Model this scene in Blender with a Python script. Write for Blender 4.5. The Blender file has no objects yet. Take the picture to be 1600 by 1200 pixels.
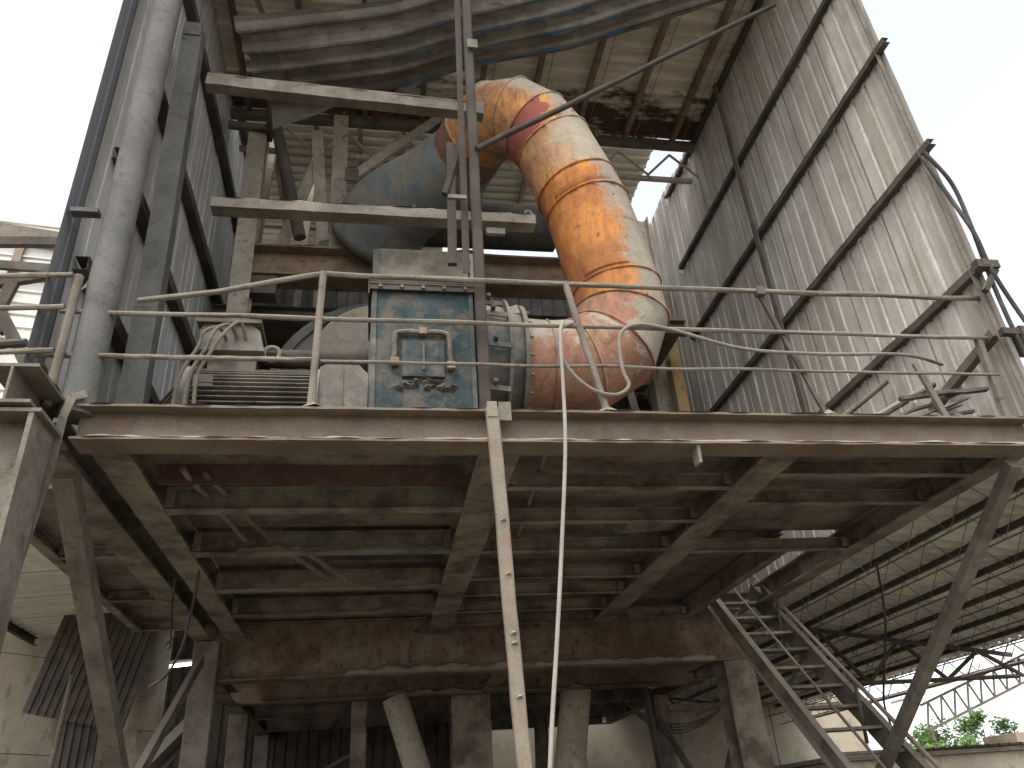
import bpy, math, random
from mathutils import Vector, Matrix, noise
random.seed(7)
S = bpy.context.scene
COL = S.collection
R = math.radians

# ---------------------------------------------------------------- camera
cam = bpy.data.cameras.new('camera'); camo = bpy.data.objects.new('camera', cam); COL.objects.link(camo)
pitch, yaw, roll = R(29.15), R(11.03), R(-4.29)
fw = Vector((math.sin(yaw)*math.cos(pitch), math.cos(yaw)*math.cos(pitch), math.sin(pitch)))
rt = Vector((math.cos(yaw), -math.sin(yaw), 0)); up = rt.cross(fw)
r2 = math.cos(roll)*rt + math.sin(roll)*up; u2 = -math.sin(roll)*rt + math.cos(roll)*up
M = Matrix((r2, u2, -fw)).transposed().to_4x4(); M.translation = (0, 0, 1.6)
camo.matrix_world = M
cam.sensor_width = 36; cam.lens = 1230/1600*36; cam.clip_start = .05; cam.clip_end = 2000
S.camera = camo
# ---------------------------------------------------------------- sky, sun, exposure
SUN_EL, SUN_AZ = R(58), R(200)          # soft sun high behind the camera, compass angle from +Y clockwise
W = bpy.data.worlds.new('World'); S.world = W; W.use_nodes = True
wn = W.node_tree.nodes; wl = W.node_tree.links; wn.clear()
sky = wn.new('ShaderNodeTexSky'); sky.sky_type = 'NISHITA'; sky.sun_disc = False
sky.sun_elevation = SUN_EL; sky.sun_rotation = SUN_AZ; sky.dust_density = 2.5; sky.air_density = 1.0; sky.ozone_density = 1
hs = wn.new('ShaderNodeHueSaturation'); hs.inputs['Saturation'].default_value = .28
bg = wn.new('ShaderNodeBackground'); bg.inputs[1].default_value = .15
wo = wn.new('ShaderNodeOutputWorld')
wl.new(sky.outputs[0], hs.inputs['Color']); wl.new(hs.outputs[0], bg.inputs[0]); wl.new(bg.outputs[0], wo.inputs[0])
sl = bpy.data.lights.new('sun', 'SUN'); sl.energy = .5; sl.angle = R(30); sl.color = (1, .95, .86)
so = bpy.data.objects.new('sun', sl); COL.objects.link(so)
sd = Vector((math.sin(SUN_AZ)*math.cos(SUN_EL), math.cos(SUN_AZ)*math.cos(SUN_EL), math.sin(SUN_EL)))
so.rotation_euler = sd.to_track_quat('Z', 'Y').to_euler()
S.view_settings.view_transform = 'Standard'; S.view_settings.look = 'None'
S.view_settings.exposure = 1.6; S.view_settings.gamma = 1
S.render.engine = 'CYCLES'
S.cycles.max_bounces = 8; S.cycles.diffuse_bounces = 6

# ---------------------------------------------------------------- materials
MATS = {}
def nodes(name):
    m = bpy.data.materials.new(name); m.use_nodes = True
    nt = m.node_tree; b = nt.nodes['Principled BSDF']
    b.inputs['Roughness'].default_value = .85
    b.inputs['Specular IOR Level'].default_value = .25
    return m, nt, nt.nodes, nt.links, b
def mul(nt, a, v):
    n = nt.nodes.new('ShaderNodeVectorMath'); n.operation = 'MULTIPLY'; n.inputs[1].default_value = v
    nt.links.new(a, n.inputs[0]); return n.outputs[0]
def tex(nt, vec, scale, detail=6, rough=.6, lo=.4, hi=.6):
    n = nt.nodes.new('ShaderNodeTexNoise'); n.inputs['Scale'].default_value = scale
    n.inputs['Detail'].default_value = detail; n.inputs['Roughness'].default_value = rough
    nt.links.new(vec, n.inputs['Vector'])
    r = nt.nodes.new('ShaderNodeMapRange'); r.inputs[1].default_value = lo; r.inputs[2].default_value = hi
    r.interpolation_type = 'SMOOTHSTEP'
    nt.links.new(n.outputs[0], r.inputs[0]); return r.outputs[0], n.outputs[0]
def mix(nt, f, a, b):
    n = nt.nodes.new('ShaderNodeMix'); n.data_type = 'RGBA'
    if isinstance(f, (int, float)): n.inputs[0].default_value = f
    else: nt.links.new(f, n.inputs[0])
    for s, v in ((n.inputs[6], a), (n.inputs[7], b)):
        if isinstance(v, tuple): s.default_value = v + (1,)
        else: nt.links.new(v, s)
    return n.outputs[2]
def mth(nt, op, a, b=None, clamp=False):
    n = nt.nodes.new('ShaderNodeMath'); n.operation = op; n.use_clamp = clamp
    for i, v in enumerate((a, b)):
        if v is None: continue
        if isinstance(v, (int, float)): n.inputs[i].default_value = v
        else: nt.links.new(v, n.inputs[i])
    return n.outputs[0]
def objrand(nt, amount):
    """a little brightness change from piece to piece"""
    oi = nt.nodes.new('ShaderNodeObjectInfo')
    return mth(nt, 'ADD', mth(nt, 'MULTIPLY', oi.outputs['Random'], amount), 1-amount/2)
DUST = (.27, .238, .19)
def surf(name, c1, c2, c3=None, dust=.8, dustcol=DUST, s1=2.2, s2=9, stretch=(1, 1, 1), l1=(.40, .62), l2=(.52, .66),
         bump=.25, bscale=38, side=.25, rough=.88, rnd=.18, spec=.25, ax=None):
    """c1/c2 large patches, c3 small chips; settled dust on what faces up (dust) and caked on sides (side)"""
    m, nt, N, L, b = nodes(name)
    g = N.new('ShaderNodeNewGeometry'); P = g.outputs['Position']
    Q = mul(nt, P, stretch)
    f1, _ = tex(nt, Q, s1, 7, .62, *l1)
    col = mix(nt, f1, c1, c2)
    if c3:
        f2, _ = tex(nt, Q, s2, 8, .7, *l2)
        col = mix(nt, f2, col, c3)
    # caked dust in patches
    f3, _ = tex(nt, P, 3.1, 8, .68, .42, .66)
    col = mix(nt, mth(nt, 'MULTIPLY', f3, side), col, dustcol)
    if dust:
        sp = N.new('ShaderNodeSeparateXYZ'); L.new(g.outputs['Normal'], sp.inputs[0])
        mr = N.new('ShaderNodeMapRange'); mr.inputs[1].default_value = .05; mr.inputs[2].default_value = .6
        L.new(sp.outputs[2], mr.inputs[0])
        f4, _ = tex(nt, P, 6, 6, .6, .2, .5)
        col = mix(nt, mth(nt, 'MULTIPLY', mth(nt, 'MULTIPLY', mr.outputs[0], f4), dust), col, dustcol)
    f5, _ = tex(nt, P, 60, 4, .7, .25, .75)
    sc = mth(nt, 'ADD', mth(nt, 'MULTIPLY', f5, .3), .85)
    if rnd: sc = mth(nt, 'MULTIPLY', sc, objrand(nt, rnd))
    vm = N.new('ShaderNodeVectorMath'); vm.operation = 'SCALE'; L.new(col, vm.inputs[0]); L.new(sc, vm.inputs['Scale'])
    L.new(vm.outputs[0], b.inputs['Base Color'])
    b.inputs['Roughness'].default_value = rough; b.inputs['Specular IOR Level'].default_value = spec
    if bump:
        _, n1 = tex(nt, P, bscale, 8, .7)
        bp = N.new('ShaderNodeBump'); bp.inputs['Strength'].default_value = bump; bp.inputs['Distance'].default_value = .02
        L.new(n1, bp.inputs['Height']); L.new(bp.outputs[0], b.inputs['Normal'])
    MATS[name] = m
    return m
surf('steel', (.10, .087, .069), (.15, .13, .102), (.095, .066, .046), dustcol=(.22, .193, .154), side=.5)
surf('steel_dark', (.055, .048, .04), (.085, .074, .06), (.07, .045, .034), dustcol=(.17, .148, .118), side=.3)
surf('steel_under', (.085, .068, .052), (.20, .166, .125), (.19, .14, .095), l2=(.6, .7), side=.45, dust=.9)
surf('beam_front', (.115, .088, .064), (.15, .115, .083), (.165, .09, .048), dustcol=(.185, .16, .127), side=.55, s1=1.1, stretch=(1, 1, 2.5))
surf('steel_rusty', (.20, .125, .078), (.25, .19, .13), (.16, .08, .045), side=.55, s1=3)
surf('rust_yellow', (.42, .26, .10), (.30, .22, .13), (.25, .12, .05), side=.35, s1=3.3, stretch=(1, 1, .35))
surf('heavy_beam', (.125, .072, .046), (.18, .13, .09), (.05, .034, .028), side=.4, s1=.9)
surf('red_web', (.12, .05, .04), (.10, .06, .045), side=.25)
surf('steel_post', (.038, .031, .024), (.055, .045, .035), (.05, .03, .02), dustcol=(.09, .077, .06), side=.3)  # darkened steel; the weak front light on the posts is put into the colour
surf('pale_steel', (.42, .375, .30), (.34, .30, .235), (.20, .15, .11), side=.5)
surf('grey_post', (.088, .086, .081), (.115, .11, .102), (.075, .067, .058), dustcol=(.145, .135, .12), side=.4)
surf('dust', DUST, (.29, .256, .203), (.22, .19, .148), dust=.3, bump=.6, bscale=50, rough=.95)
surf('plate', (.095, .073, .056), (.18, .142, .104), (.085, .05, .037), side=.4, s1=1.4)
surf('wall_sheet', (.53, .50, .44), (.40, .365, .305), (.64, .61, .56), dust=.5, s1=4, s2=7, stretch=(1, 1, .09), l1=(.42, .58), l2=(.55, .7), side=.35, bump=.08, rough=.6, spec=.4, rnd=.12)
surf('wall_left', (.54, .53, .51), (.45, .44, .42), (.60, .59, .58), dust=.5, s1=4, s2=7, stretch=(1, 1, .09), side=.25, bump=.08, rough=.7, rnd=.12)
surf('outer_sheet', (.17, .175, .185), (.20, .203, .208), dust=.4, s1=3, stretch=(1, 1, .1), side=.1, bump=.08)
surf('loose_sheet', (.085, .077, .063), (.125, .112, .09), (.06, .052, .044), dust=.6, s1=2.6, stretch=(.35, 1.6, 1), side=.35, bump=.15, rough=.7)
surf('blue_flake', (.035, .10, .22), (.06, .12, .2), side=.3, dust=.4)
surf('shed_sheet', (.62, .60, .53), (.52, .50, .44), (.66, .64, .58), dust=.3, s1=2, stretch=(.3, 1, 1), side=.2, bump=.05, rough=.7)
surf('concrete', (.62, .54, .41), (.52, .44, .33), (.38, .29, .20), dust=.4, s1=.7, s2=2.5, stretch=(1, 1, .5), side=.25, bump=.2, bscale=14)
surf('concrete_grey', (.36, .315, .235), (.28, .245, .185), (.20, .17, .13), dust=.5, s1=.8, s2=2.2, side=.35, bump=.25, bscale=12)
surf('rail', (.15, .128, .10), (.205, .178, .138), (.12, .09, .068), dustcol=(.22, .192, .152), side=.6, bump=.7, bscale=60)
surf('blue_paint', (.042, .062, .065), (.024, .039, .042), (.09, .079, .063), dustcol=(.135, .12, .096), s1=4, s2=5, l2=(.47, .6), side=.6, l1=(.35, .6), bump=.2)
surf('blue_side', (.062, .074, .076), (.09, .086, .074), (.13, .115, .09), side=.5)
surf('hood_paint', (.09, .078, .06), (.115, .10, .077), (.10, .15, .16), s2=3, l2=(.6, .68), side=.5)
surf('blue_duct', (.13, .175, .195), (.18, .19, .175), (.25, .225, .18), s1=3, s2=4, l1=(.40, .6), l2=(.46, .62), stretch=(.8, 1, .5), side=.4, dust=.95)
surf('shade_dark', (.05, .052, .052), (.08, .078, .07), side=.2, dust=.6)  # shade on the casing and cross duct, put into an even dark colour
surf('lit_drum', (.16, .16, .145), (.18, .15, .105), (.16, .115, .07), s1=3, side=.3)  # lit part of the casing, its brightness put into the colour
surf('motor', (.125, .114, .095), (.095, .086, .072), (.10, .105, .105), side=.6)
surf('motor_gap', (.035, .034, .033), (.05, .047, .043), side=.1, dust=.5)
surf('hose', (.14, .13, .112), (.18, .165, .14), side=.5, bump=.3)
surf('hose_grey', (.30, .275, .235), (.25, .225, .19), side=.3, bump=.2)
surf('cable_black', (.035, .033, .032), (.055, .05, .045), side=.25)
surf('prop_paint', (.22, .182, .134), (.185, .153, .115), (.23, .145, .105), s1=2.5, side=.35)
surf('ground', (.17, .15, .12), (.135, .118, .092), (.20, .18, .145), dust=0, s1=.5, side=.3, bump=.4, bscale=6)
surf('red_rail', (.16, .075, .055), (.19, .12, .085), side=.3)
surf('brick', (.30, .215, .155), (.36, .30, .235), side=.3)
surf('leaf', (.085, .17, .035), (.13, .22, .05), dust=0, s1=3, side=0, bump=0, rough=.6)
surf('bark', (.10, .075, .05), (.14, .10, .07), side=.1)
surf('litter', (.075, .07, .06), (.05, .047, .042), (.115, .107, .095), side=.4)
surf('white_drum', (.62, .58, .50), (.52, .48, .41), side=.25)

def roof_mat(name, c1, c2, rust, y0, y1):
    m, nt, N, L, b = nodes(name)
    g = N.new('ShaderNodeNewGeometry'); P = g.outputs['Position']
    f1, _ = tex(nt, mul(nt, P, (.35, 2.5, 1)), 3, 7, .65, .38, .62)
    col = mix(nt, f1, c1, c2)
    sp = N.new('ShaderNodeSeparateXYZ'); L.new(P, sp.inputs[0])
    mr = N.new('ShaderNodeMapRange'); mr.inputs[1].default_value = y0; mr.inputs[2].default_value = y1; L.new(sp.outputs[1], mr.inputs[0])
    _, n2 = tex(nt, mul(nt, P, (.7, 1.6, 1)), 2.2, 8, .65)
    k = mth(nt, 'ADD', mth(nt, 'MULTIPLY', mr.outputs[0], .34), n2)
    mr2 = N.new('ShaderNodeMapRange'); mr2.inputs[1].default_value = .66; mr2.inputs[2].default_value = .76; L.new(k, mr2.inputs[0])
    col = mix(nt, mr2.outputs[0], col, rust)
    f3, _ = tex(nt, P, 14, 8, .7, .56, .7)
    col = mix(nt, mth(nt, 'MULTIPLY', f3, .5), col, (.18, .11, .075))
    sc = objrand(nt, .2)
    vm = N.new('ShaderNodeVectorMath'); vm.operation = 'SCALE'; L.new(col, vm.inputs[0]); L.new(sc, vm.inputs['Scale'])
    L.new(vm.outputs[0], b.inputs['Base Color']); b.inputs['Roughness'].default_value = .75
    MATS[name] = m
roof_mat('roof_sheet', (.76, .70, .60), (.60, .54, .44), (.12, .066, .046), 7.8, 9.1)
roof_mat('roof_back', (.58, .55, .48), (.47, .44, .37), (.13, .08, .055), 13, 20)

def duct_mat(name, paint, paint2, rust, dust_lo, dust_hi, primer=None, plo=.6, nscale=5.0, upz=.25, d1=(.31, .275, .215), d2=(.24, .213, .166)):
    """old paint with rust scale and a dust crust that lies on whatever faces up"""
    m, nt, N, L, b = nodes(name)
    g = N.new('ShaderNodeNewGeometry'); P = g.outputs['Position']
    f1, _ = tex(nt, P, 2.4, 8, .66, .38, .62)
    col = mix(nt, f1, paint, paint2)
    fs, _ = tex(nt, mul(nt, P, (6, 6, .9)), 3, 6, .65, .42, .68)
    col = mix(nt, mth(nt, 'MULTIPLY', fs, .6), col, rust)
    fb_, _ = tex(nt, P, 1.3, 4, .55, .48, .62)
    col = mix(nt, mth(nt, 'MULTIPLY', fb_, .55), col, rust)
    fr, _ = tex(nt, P, 9, 9, .74, .57, .66)
    col = mix(nt, fr, col, rust)
    if primer:
        fp, _ = tex(nt, P, 1.7, 5, .55, plo, plo+.02)
        col = mix(nt, fp, col, primer)
    dp = N.new('ShaderNodeVectorMath'); dp.operation = 'DOT_PRODUCT'; dp.inputs[1].default_value = (.8, -.2, .5); L.new(g.outputs['Normal'], dp.inputs[0])
    _, nn = tex(nt, P, nscale, 9, .7)
    k = mth(nt, 'ADD', mth(nt, 'ADD', mth(nt, 'MULTIPLY', dp.outputs['Value'], upz), mth(nt, 'MULTIPLY', nn, .75)), .125)
    mr = N.new('ShaderNodeMapRange'); mr.inputs[1].default_value = dust_lo; mr.inputs[2].default_value = dust_hi; L.new(k, mr.inputs[0])
    nd, _ = tex(nt, P, 7, 8, .75, .36, .64)
    dc = mix(nt, nd, d1, d2)
    ff, _ = tex(nt, P, 45, 6, .75, .3, .7)
    col = mix(nt, mth(nt, 'MULTIPLY', mr.outputs[0], .93), col, dc)
    vm = N.new('ShaderNodeVectorMath'); vm.operation = 'SCALE'; L.new(col, vm.inputs[0]); L.new(mth(nt, 'ADD', mth(nt, 'MULTIPLY', ff, .3), .84), vm.inputs['Scale'])
    L.new(vm.outputs[0], b.inputs['Base Color']); b.inputs['Roughness'].default_value = .8
    _, n1 = tex(nt, P, 26, 9, .72)
    hsum = mth(nt, 'ADD', mth(nt, 'MULTIPLY', n1, .5), mth(nt, 'MULTIPLY', mr.outputs[0], .5))
    bp = N.new('ShaderNodeBump'); bp.inputs['Strength'].default_value = .45; bp.inputs['Distance'].default_value = .02
    L.new(hsum, bp.inputs['Height']); L.new(bp.outputs[0], b.inputs['Normal'])
    MATS[name] = m
duct_mat('duct_orange', (.50, .205, .05), (.36, .13, .04), (.20, .08, .04), .60, .76, upz=.60)
duct_mat('duct_cream', (.52, .27, .10), (.45, .25, .11), (.20, .10, .055), .34, .54, upz=.30, d1=(.37, .322, .245), d2=(.30, .262, .198))
duct_mat('duct_red', (.50, .225, .06), (.55, .30, .10), (.26, .10, .045), .66, .72, primer=(.25, .075, .055), plo=.52, upz=.55)
duct_mat('duct_scale', (.50, .24, .075), (.33, .17, .085), (.11, .06, .04), .44, .56, upz=.58)
duct_mat('duct_pink', (.31, .155, .09), (.25, .135, .082), (.14, .075, .05), .62, .70, upz=.58)
duct_mat('duct_brown', (.24, .13, .085), (.20, .12, .085), (.12, .07, .05), .80, .9)

# ---------------------------------------------------------------- mesh helpers
class B:
    def __init__(s): s.v = []; s.f = []
    def add(s, vs, fs):
        n = len(s.v); s.v += [tuple(v) for v in vs]; s.f += [tuple(i+n for i in f) for f in fs]; return s
    def box(s, x0, x1, y0, y1, z0, z1):
        return s.add([(x0,y0,z0),(x1,y0,z0),(x1,y1,z0),(x0,y1,z0),(x0,y0,z1),(x1,y0,z1),(x1,y1,z1),(x0,y1,z1)],
                     [(3,2,1,0),(4,5,6,7),(0,1,5,4),(1,2,6,5),(2,3,7,6),(3,0,4,7)])
    def bar(s, p0, p1, prof, upv=(0,0,1), seg=1, jit=0, twist=0):
        p0, p1 = Vector(p0), Vector(p1); d = (p1-p0).normalized(); u = Vector(upv); u = (u - d*u.dot(d))
        if u.length < 1e-4: u = Vector((0,1,0)); u = u-d*u.dot(d)
        u.normalize(); sd_ = d.cross(u)
        n = len(prof); vs = []; fs = []
        ph = random.random()*50
        for k in range(seg+1):
            t = k/seg; c = p0.lerp(p1, t)
            if jit and 0 < k < seg: c = c + sd_*jit*noise.noise((ph, t*seg*.6, 0)) + u*jit*noise.noise((ph+9, t*seg*.6, 3))
            a_ = twist*t; ca, sa = math.cos(a_), math.sin(a_)
            for (a, b) in prof:
                j = jit*.35*(random.random()-.5) if jit else 0
                vs.append(c + sd_*((a*ca-b*sa)+j) + u*(a*sa+b*ca+j))
        for k in range(seg):
            for i in range(n):
                j = (i+1) % n
                fs.append((k*n+i, k*n+j, (k+1)*n+j, (k+1)*n+i))
        fs.append(tuple(range(n))[::-1]); fs.append(tuple(seg*n+i for i in range(n)))
        return s.add(vs, fs)
    def tube(s, pts, r, n=10, jit=0, cap=True):
        pts = [Vector(p) for p in pts]; m = len(pts); rs = r if isinstance(r, (list, tuple)) else [r]*m
        prev = None; vs = []; fs = []
        for k, p in enumerate(pts):
            d = (pts[min(k+1, m-1)]-pts[max(k-1, 0)]).normalized()
            if prev is None:
                a = Vector((0,0,1)) if abs(d.z) < .9 else Vector((0,1,0))
                u = (a-d*a.dot(d)).normalized()
            else: u = (prev-d*prev.dot(d)).normalized()
            prev = u; w = d.cross(u)
            for i in range(n):
                t = 2*math.pi*i/n; rr = rs[k]*(1+jit*(random.random()-.5))
                vs.append(p+(u*math.cos(t)+w*math.sin(t))*rr)
        for k in range(m-1):
            for i in range(n):
                j = (i+1) % n; fs.append((k*n+i, k*n+j, (k+1)*n+j, (k+1)*n+i))
        if cap: fs.append(tuple(range(n))[::-1]); fs.append(tuple((m-1)*n+i for i in range(n)))
        return s.add(vs, fs)
def line(p0, p1, n):
    p0, p1 = Vector(p0), Vector(p1); return [p0.lerp(p1, i/n) for i in range(n+1)]
def sag(p0, p1, n, s):
    return [p - Vector((0,0,s*4*(i/n)*(1-i/n))) for i, p in enumerate(line(p0, p1, n))]
def spline(cs, n=8):
    cs = [Vector(c) for c in cs]; out = []
    for i in range(len(cs)-1):
        p0, p1, p2, p3 = cs[max(i-1,0)], cs[i], cs[i+1], cs[min(i+2, len(cs)-1)]
        for k in range(n):
            t = k/n
            out.append(.5*((2*p1)+(p2-p0)*t+(2*p0-5*p1+4*p2-p3)*t*t+(3*p1-p0-3*p2+p3)*t**3))
    out.append(cs[-1]); return out
def wob_line(p0, p1, n=10, a=.015):
    ph = random.random()*99
    return [p+Vector((a*noise.noise((ph, i*.4, 0)), 0, a*noise.noise((ph+5, i*.4, 0)))) for i, p in enumerate(line(p0, p1, n))]
# section profiles (a = across, b = up, centred)
def I(w, h, tf=.014, tw=.01):
    return [(-w/2,-h/2),(w/2,-h/2),(w/2,-h/2+tf),(tw/2,-h/2+tf),(tw/2,h/2-tf),(w/2,h/2-tf),(w/2,h/2),(-w/2,h/2),(-w/2,h/2-tf),(-tw/2,h/2-tf),(-tw/2,-h/2+tf),(-w/2,-h/2+tf)]
def Cc(w, h, t=.01, sgn=1):
    p = [(-w/2,-h/2),(w/2,-h/2),(w/2,-h/2+t),(-w/2+t,-h/2+t),(-w/2+t,h/2-t),(w/2,h/2-t),(w/2,h/2),(-w/2,h/2)]
    return p if sgn > 0 else [(-a,b) for a,b in p][::-1]
def Lp(w, h, t=.008, sa=1, sb=1):
    p = [(-w/2,-h/2),(w/2,-h/2),(w/2,-h/2+t),(-w/2+t,-h/2+t),(-w/2+t,h/2),(-w/2,h/2)]
    p = [(a*sa, b*sb) for a, b in p]
    return p if sa*sb > 0 else p[::-1]
def Rp(w, h): return [(-w/2,-h/2),(w/2,-h/2),(w/2,h/2),(-w/2,h/2)]
def Rb(w, h, c=.012): return [(-w/2+c,-h/2),(w/2-c,-h/2),(w/2,-h/2+c),(w/2,h/2-c),(w/2-c,h/2),(-w/2+c,h/2),(-w/2,h/2-c),(-w/2,-h/2+c)]

def obj(name, b, mat, parent=None, smooth=False, kind=None, label=None):
    me = bpy.data.meshes.new(name)
    off = parent['_o'] if parent is not None and '_o' in parent else (0,0,0)
    if parent is not None and parent.parent is not None: off = parent.parent['_o']
    off = Vector(off)
    me.from_pydata([Vector(v)-off for v in b.v], [], b.f); me.materials.append(MATS[mat])
    if smooth:
        me.polygons.foreach_set('use_smooth', [True]*len(me.polygons))
        try: me.set_sharp_from_angle(angle=R(38))
        except Exception: pass
    me.update()
    o = bpy.data.objects.new(name, me); COL.objects.link(o)
    if parent is not None: o.parent = parent
    if kind: o['kind'] = kind
    if label: o['label'] = label
    return o
def thing(name, label, cat, loc, group=None):
    o = bpy.data.objects.new(name, None); COL.objects.link(o); o.location = loc; o['_o'] = tuple(loc)
    o.empty_display_size = .1
    o['label'] = label; o['category'] = cat
    if group: o['group'] = group
    return o
def solo(name, b, mat, label, cat, group=None, smooth=False):
    o = obj(name, b, mat, smooth=smooth); o['label'] = label; o['category'] = cat
    if group: o['group'] = group
    return o
def dust_ridge(b, x0, x1, y0, y1, z, h, axis='x', step=.045, seed=0, rag=.35):
    """a crust of settled dust with a ragged edge, lying on a flange"""
    L_ = (x1-x0) if axis == 'x' else (y1-y0); Wd = (y1-y0) if axis == 'x' else (x1-x0)
    n = max(2, int(L_/step)); m = 5; vs = []; fs = []
    for i in range(n+1):
        t = i/n
        for j in range(m+1):
            q = j/m
            e = 1+rag*noise.noise((seed+t*L_*5, j*.3, 1.7))
            c = (y0+y1)/2 if axis == 'x' else (x0+x1)/2
            off = (q-.5)*Wd*e
            hh = h*(1-(2*q-1)**4)*(.45+.9*abs(noise.noise((seed+t*L_*2.3, q*2, 5.1)))+.4*noise.noise((seed+t*L_*11, q*3, 2)))
            if i in (0, n) or j in (0, m): hh = 0
            if axis == 'x': vs.append((x0+t*L_, c+off, z+max(0,hh)))
            else: vs.append((c+off, y0+t*L_, z+max(0,hh)))
    for i in range(n):
        for j in range(m):
            a = i*(m+1)+j
            f = (a, a+m+1, a+m+2, a+1) if axis == 'x' else (a, a+1, a+m+2, a+m+1)
            fs.append(f)
    b.add(vs, fs); return b
def corrugated(b, along, across, origin, length, width, pitch=.22, rib=.06, depth=.03, out=(0,0,1), seg=1, bend=None, t=.0):
    """one trapezoid-ribbed sheet: ribs run along `along`, repeat along `across`, stand out towards `out`"""
    al, ac, ou, o = Vector(along), Vector(across), Vector(out), Vector(origin)
    prof = []; x = 0
    n = max(1, round(width/pitch)); p = width/n
    for k in range(n):
        x = k*p; fl = p-rib
        prof += [(x, 0), (x+fl*.5, .0012), (x+fl, 0), (x+fl+rib*.22, depth), (x+rib*.78+fl, depth)]
    prof.append((width, 0))
    m = len(prof); vs = []; fs = []
    for k in range(seg+1):
        q = length*k/seg
        for (a, d) in prof:
            v = o+al*q+ac*a+ou*d
            if bend: v = bend(v, q, a)
            vs.append(v)
    for k in range(seg):
        for i in range(m-1): fs.append((k*m+i, k*m+i+1, (k+1)*m+i+1, (k+1)*m+i))
    b.add(vs, fs); return b
def ring(c, ax, r0, r1, w, n=40):
    """flat annulus with thickness w about axis ax"""
    b = B(); c = Vector(c); ax = Vector(ax).normalized(); a = Vector((0,0,1)) if abs(ax.z) < .9 else Vector((0,1,0))
    u = (a-ax*a.dot(ax)).normalized(); w_ = ax.cross(u); vs = []; fs = []
    for i in range(n):
        t = 2*math.pi*i/n; d = u*math.cos(t)+w_*math.sin(t)
        vs += [c+d*r0-ax*w/2, c+d*r1-ax*w/2, c+d*r1+ax*w/2, c+d*r0+ax*w/2]
    for i in range(n):
        j = (i+1) % n
        for k in range(4): fs.append((i*4+k, i*4+(k+1)%4, j*4+(k+1)%4, j*4+k))
    return b.add(vs, fs)

# ================================================================ THE SETTING
g = B(); n = 24; rr = 400
g.add([(-rr,-rr,0),(rr,-rr,0),(rr,rr,0),(-rr,rr,0)], [(0,1,2,3)])
go = obj('ground', g, 'ground'); go['kind'] = 'structure'

# ================================================================ PLATFORM
ZT, ZB = 4.23, 3.97          # platform steel: top of beams and underside
YF, YR = 5.0, 11.35
pl = thing('steel_platform', 'dust-covered steel platform of rusty I-beams and plates carrying the blower', 'platform', (1.7, 5.1, ZB))
fb = obj('front_beam', B().bar((-1.98, YF+.12, (ZT+ZB)/2), (5.28, YF+.12, (ZT+ZB)/2), I(.24, ZT-ZB, .018, .012), seg=60, jit=.006), 'beam_front', pl)
d = B(); dust_ridge(d, -1.9, 5.25, YF-.004, YF+.11, ZB+.018, .030, seed=3)
obj('dust_crust', d, 'dust', pl, smooth=True, kind='stuff')
d = B(); dust_ridge(d, -1.9, 5.2, YF, YF+.24, ZT+.001, .03, seed=8)
obj('dust_crust', d, 'dust', pl, smooth=True, kind='stuff')
def fbeam(x0, x1, y0, y1, mat='steel_under', h=ZT-ZB-.02, zb=ZB):
    return obj('floor_beam', B().bar(((x0+x1)/2, y0, zb+h/2), ((x0+x1)/2, y1, zb+h/2), I(x1-x0, h, .016, .012), seg=30, jit=.006), mat, pl)
y1 = YR-.11
fbeam(-2.33, -2.09, YF+.26, 11.2); fbeam(-1.91, -1.67, YF+.245, y1)
fbeam(.73, 1.04, YF+.245, y1); fbeam(2.98, 3.27, YF+.245, y1); fbeam(5.06, 5.28, YF+.245, 10.0)
fbeam(-2.92, -2.82, 6.2, 10.55, h=.1); fbeam(4.28, 4.40, 7.75, 10.9, h=.215, zb=ZB+.002)
obj('floor_beam', B().bar((-2.21, 4.55, 4.13), (-2.21, YF+.25, 4.13), I(.30, .27, .022, .016)), 'steel', pl)
d = B(); dust_ridge(d, -2.36, -2.06, 4.56, 5.2, 4.266, .045, axis='y', seed=31); dust_ridge(d, -2.36, -2.22, 4.555, 5.2, 4.018, .03, axis='y', seed=33)
obj('dust_crust', d, 'dust', pl, smooth=True, kind='stuff')
def joist(x0, x1, y, kind='I', h=.2, w=.13, mat='steel_under', zb=ZB):
    for xe, sg in ((x0, 1), (x1, -1)):
        ya_ = y-.07*random.choice((1, .8)); ce = obj('cleat', B().box(min(xe, xe+sg*.07), max(xe, xe+sg*.07), ya_-.012, ya_-.002, zb+.02, zb+h-.01), mat, pl)
    pr = I(w, h, .012, .009) if kind == 'I' else Cc(w, h, .009, 1 if kind == 'C' else -1)
    return obj('joist', B().bar((x0, y, zb+h/2), (x1, y, zb+h/2), pr, seg=16, jit=.006), mat, pl)
for y in (6.36, 7.50, 8.78, 9.92): joist(-1.665, .725, y+.02)
for y, h in ((5.9, .13), (6.72, .13), (7.58, .13), (8.55, .13), (9.25, .13), (10.05, .13), (10.75, .13)): joist(1.045, 2.975, y, 'C', h, .07)
for y, x1_ in ((5.62, 5.055), (6.28, 5.055), (7.68, 5.055)): joist(3.275, x1_, y, 'C', .13, .07)
joist(3.275, 4.27, 10.6, 'C', .13, .07)
for y in (7.55, 9.1): joist(-2.82, -2.335, y, 'C', .1, .06)
joist(-2.87, -2.335, 10.52, 'C', .1, .06)
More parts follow.
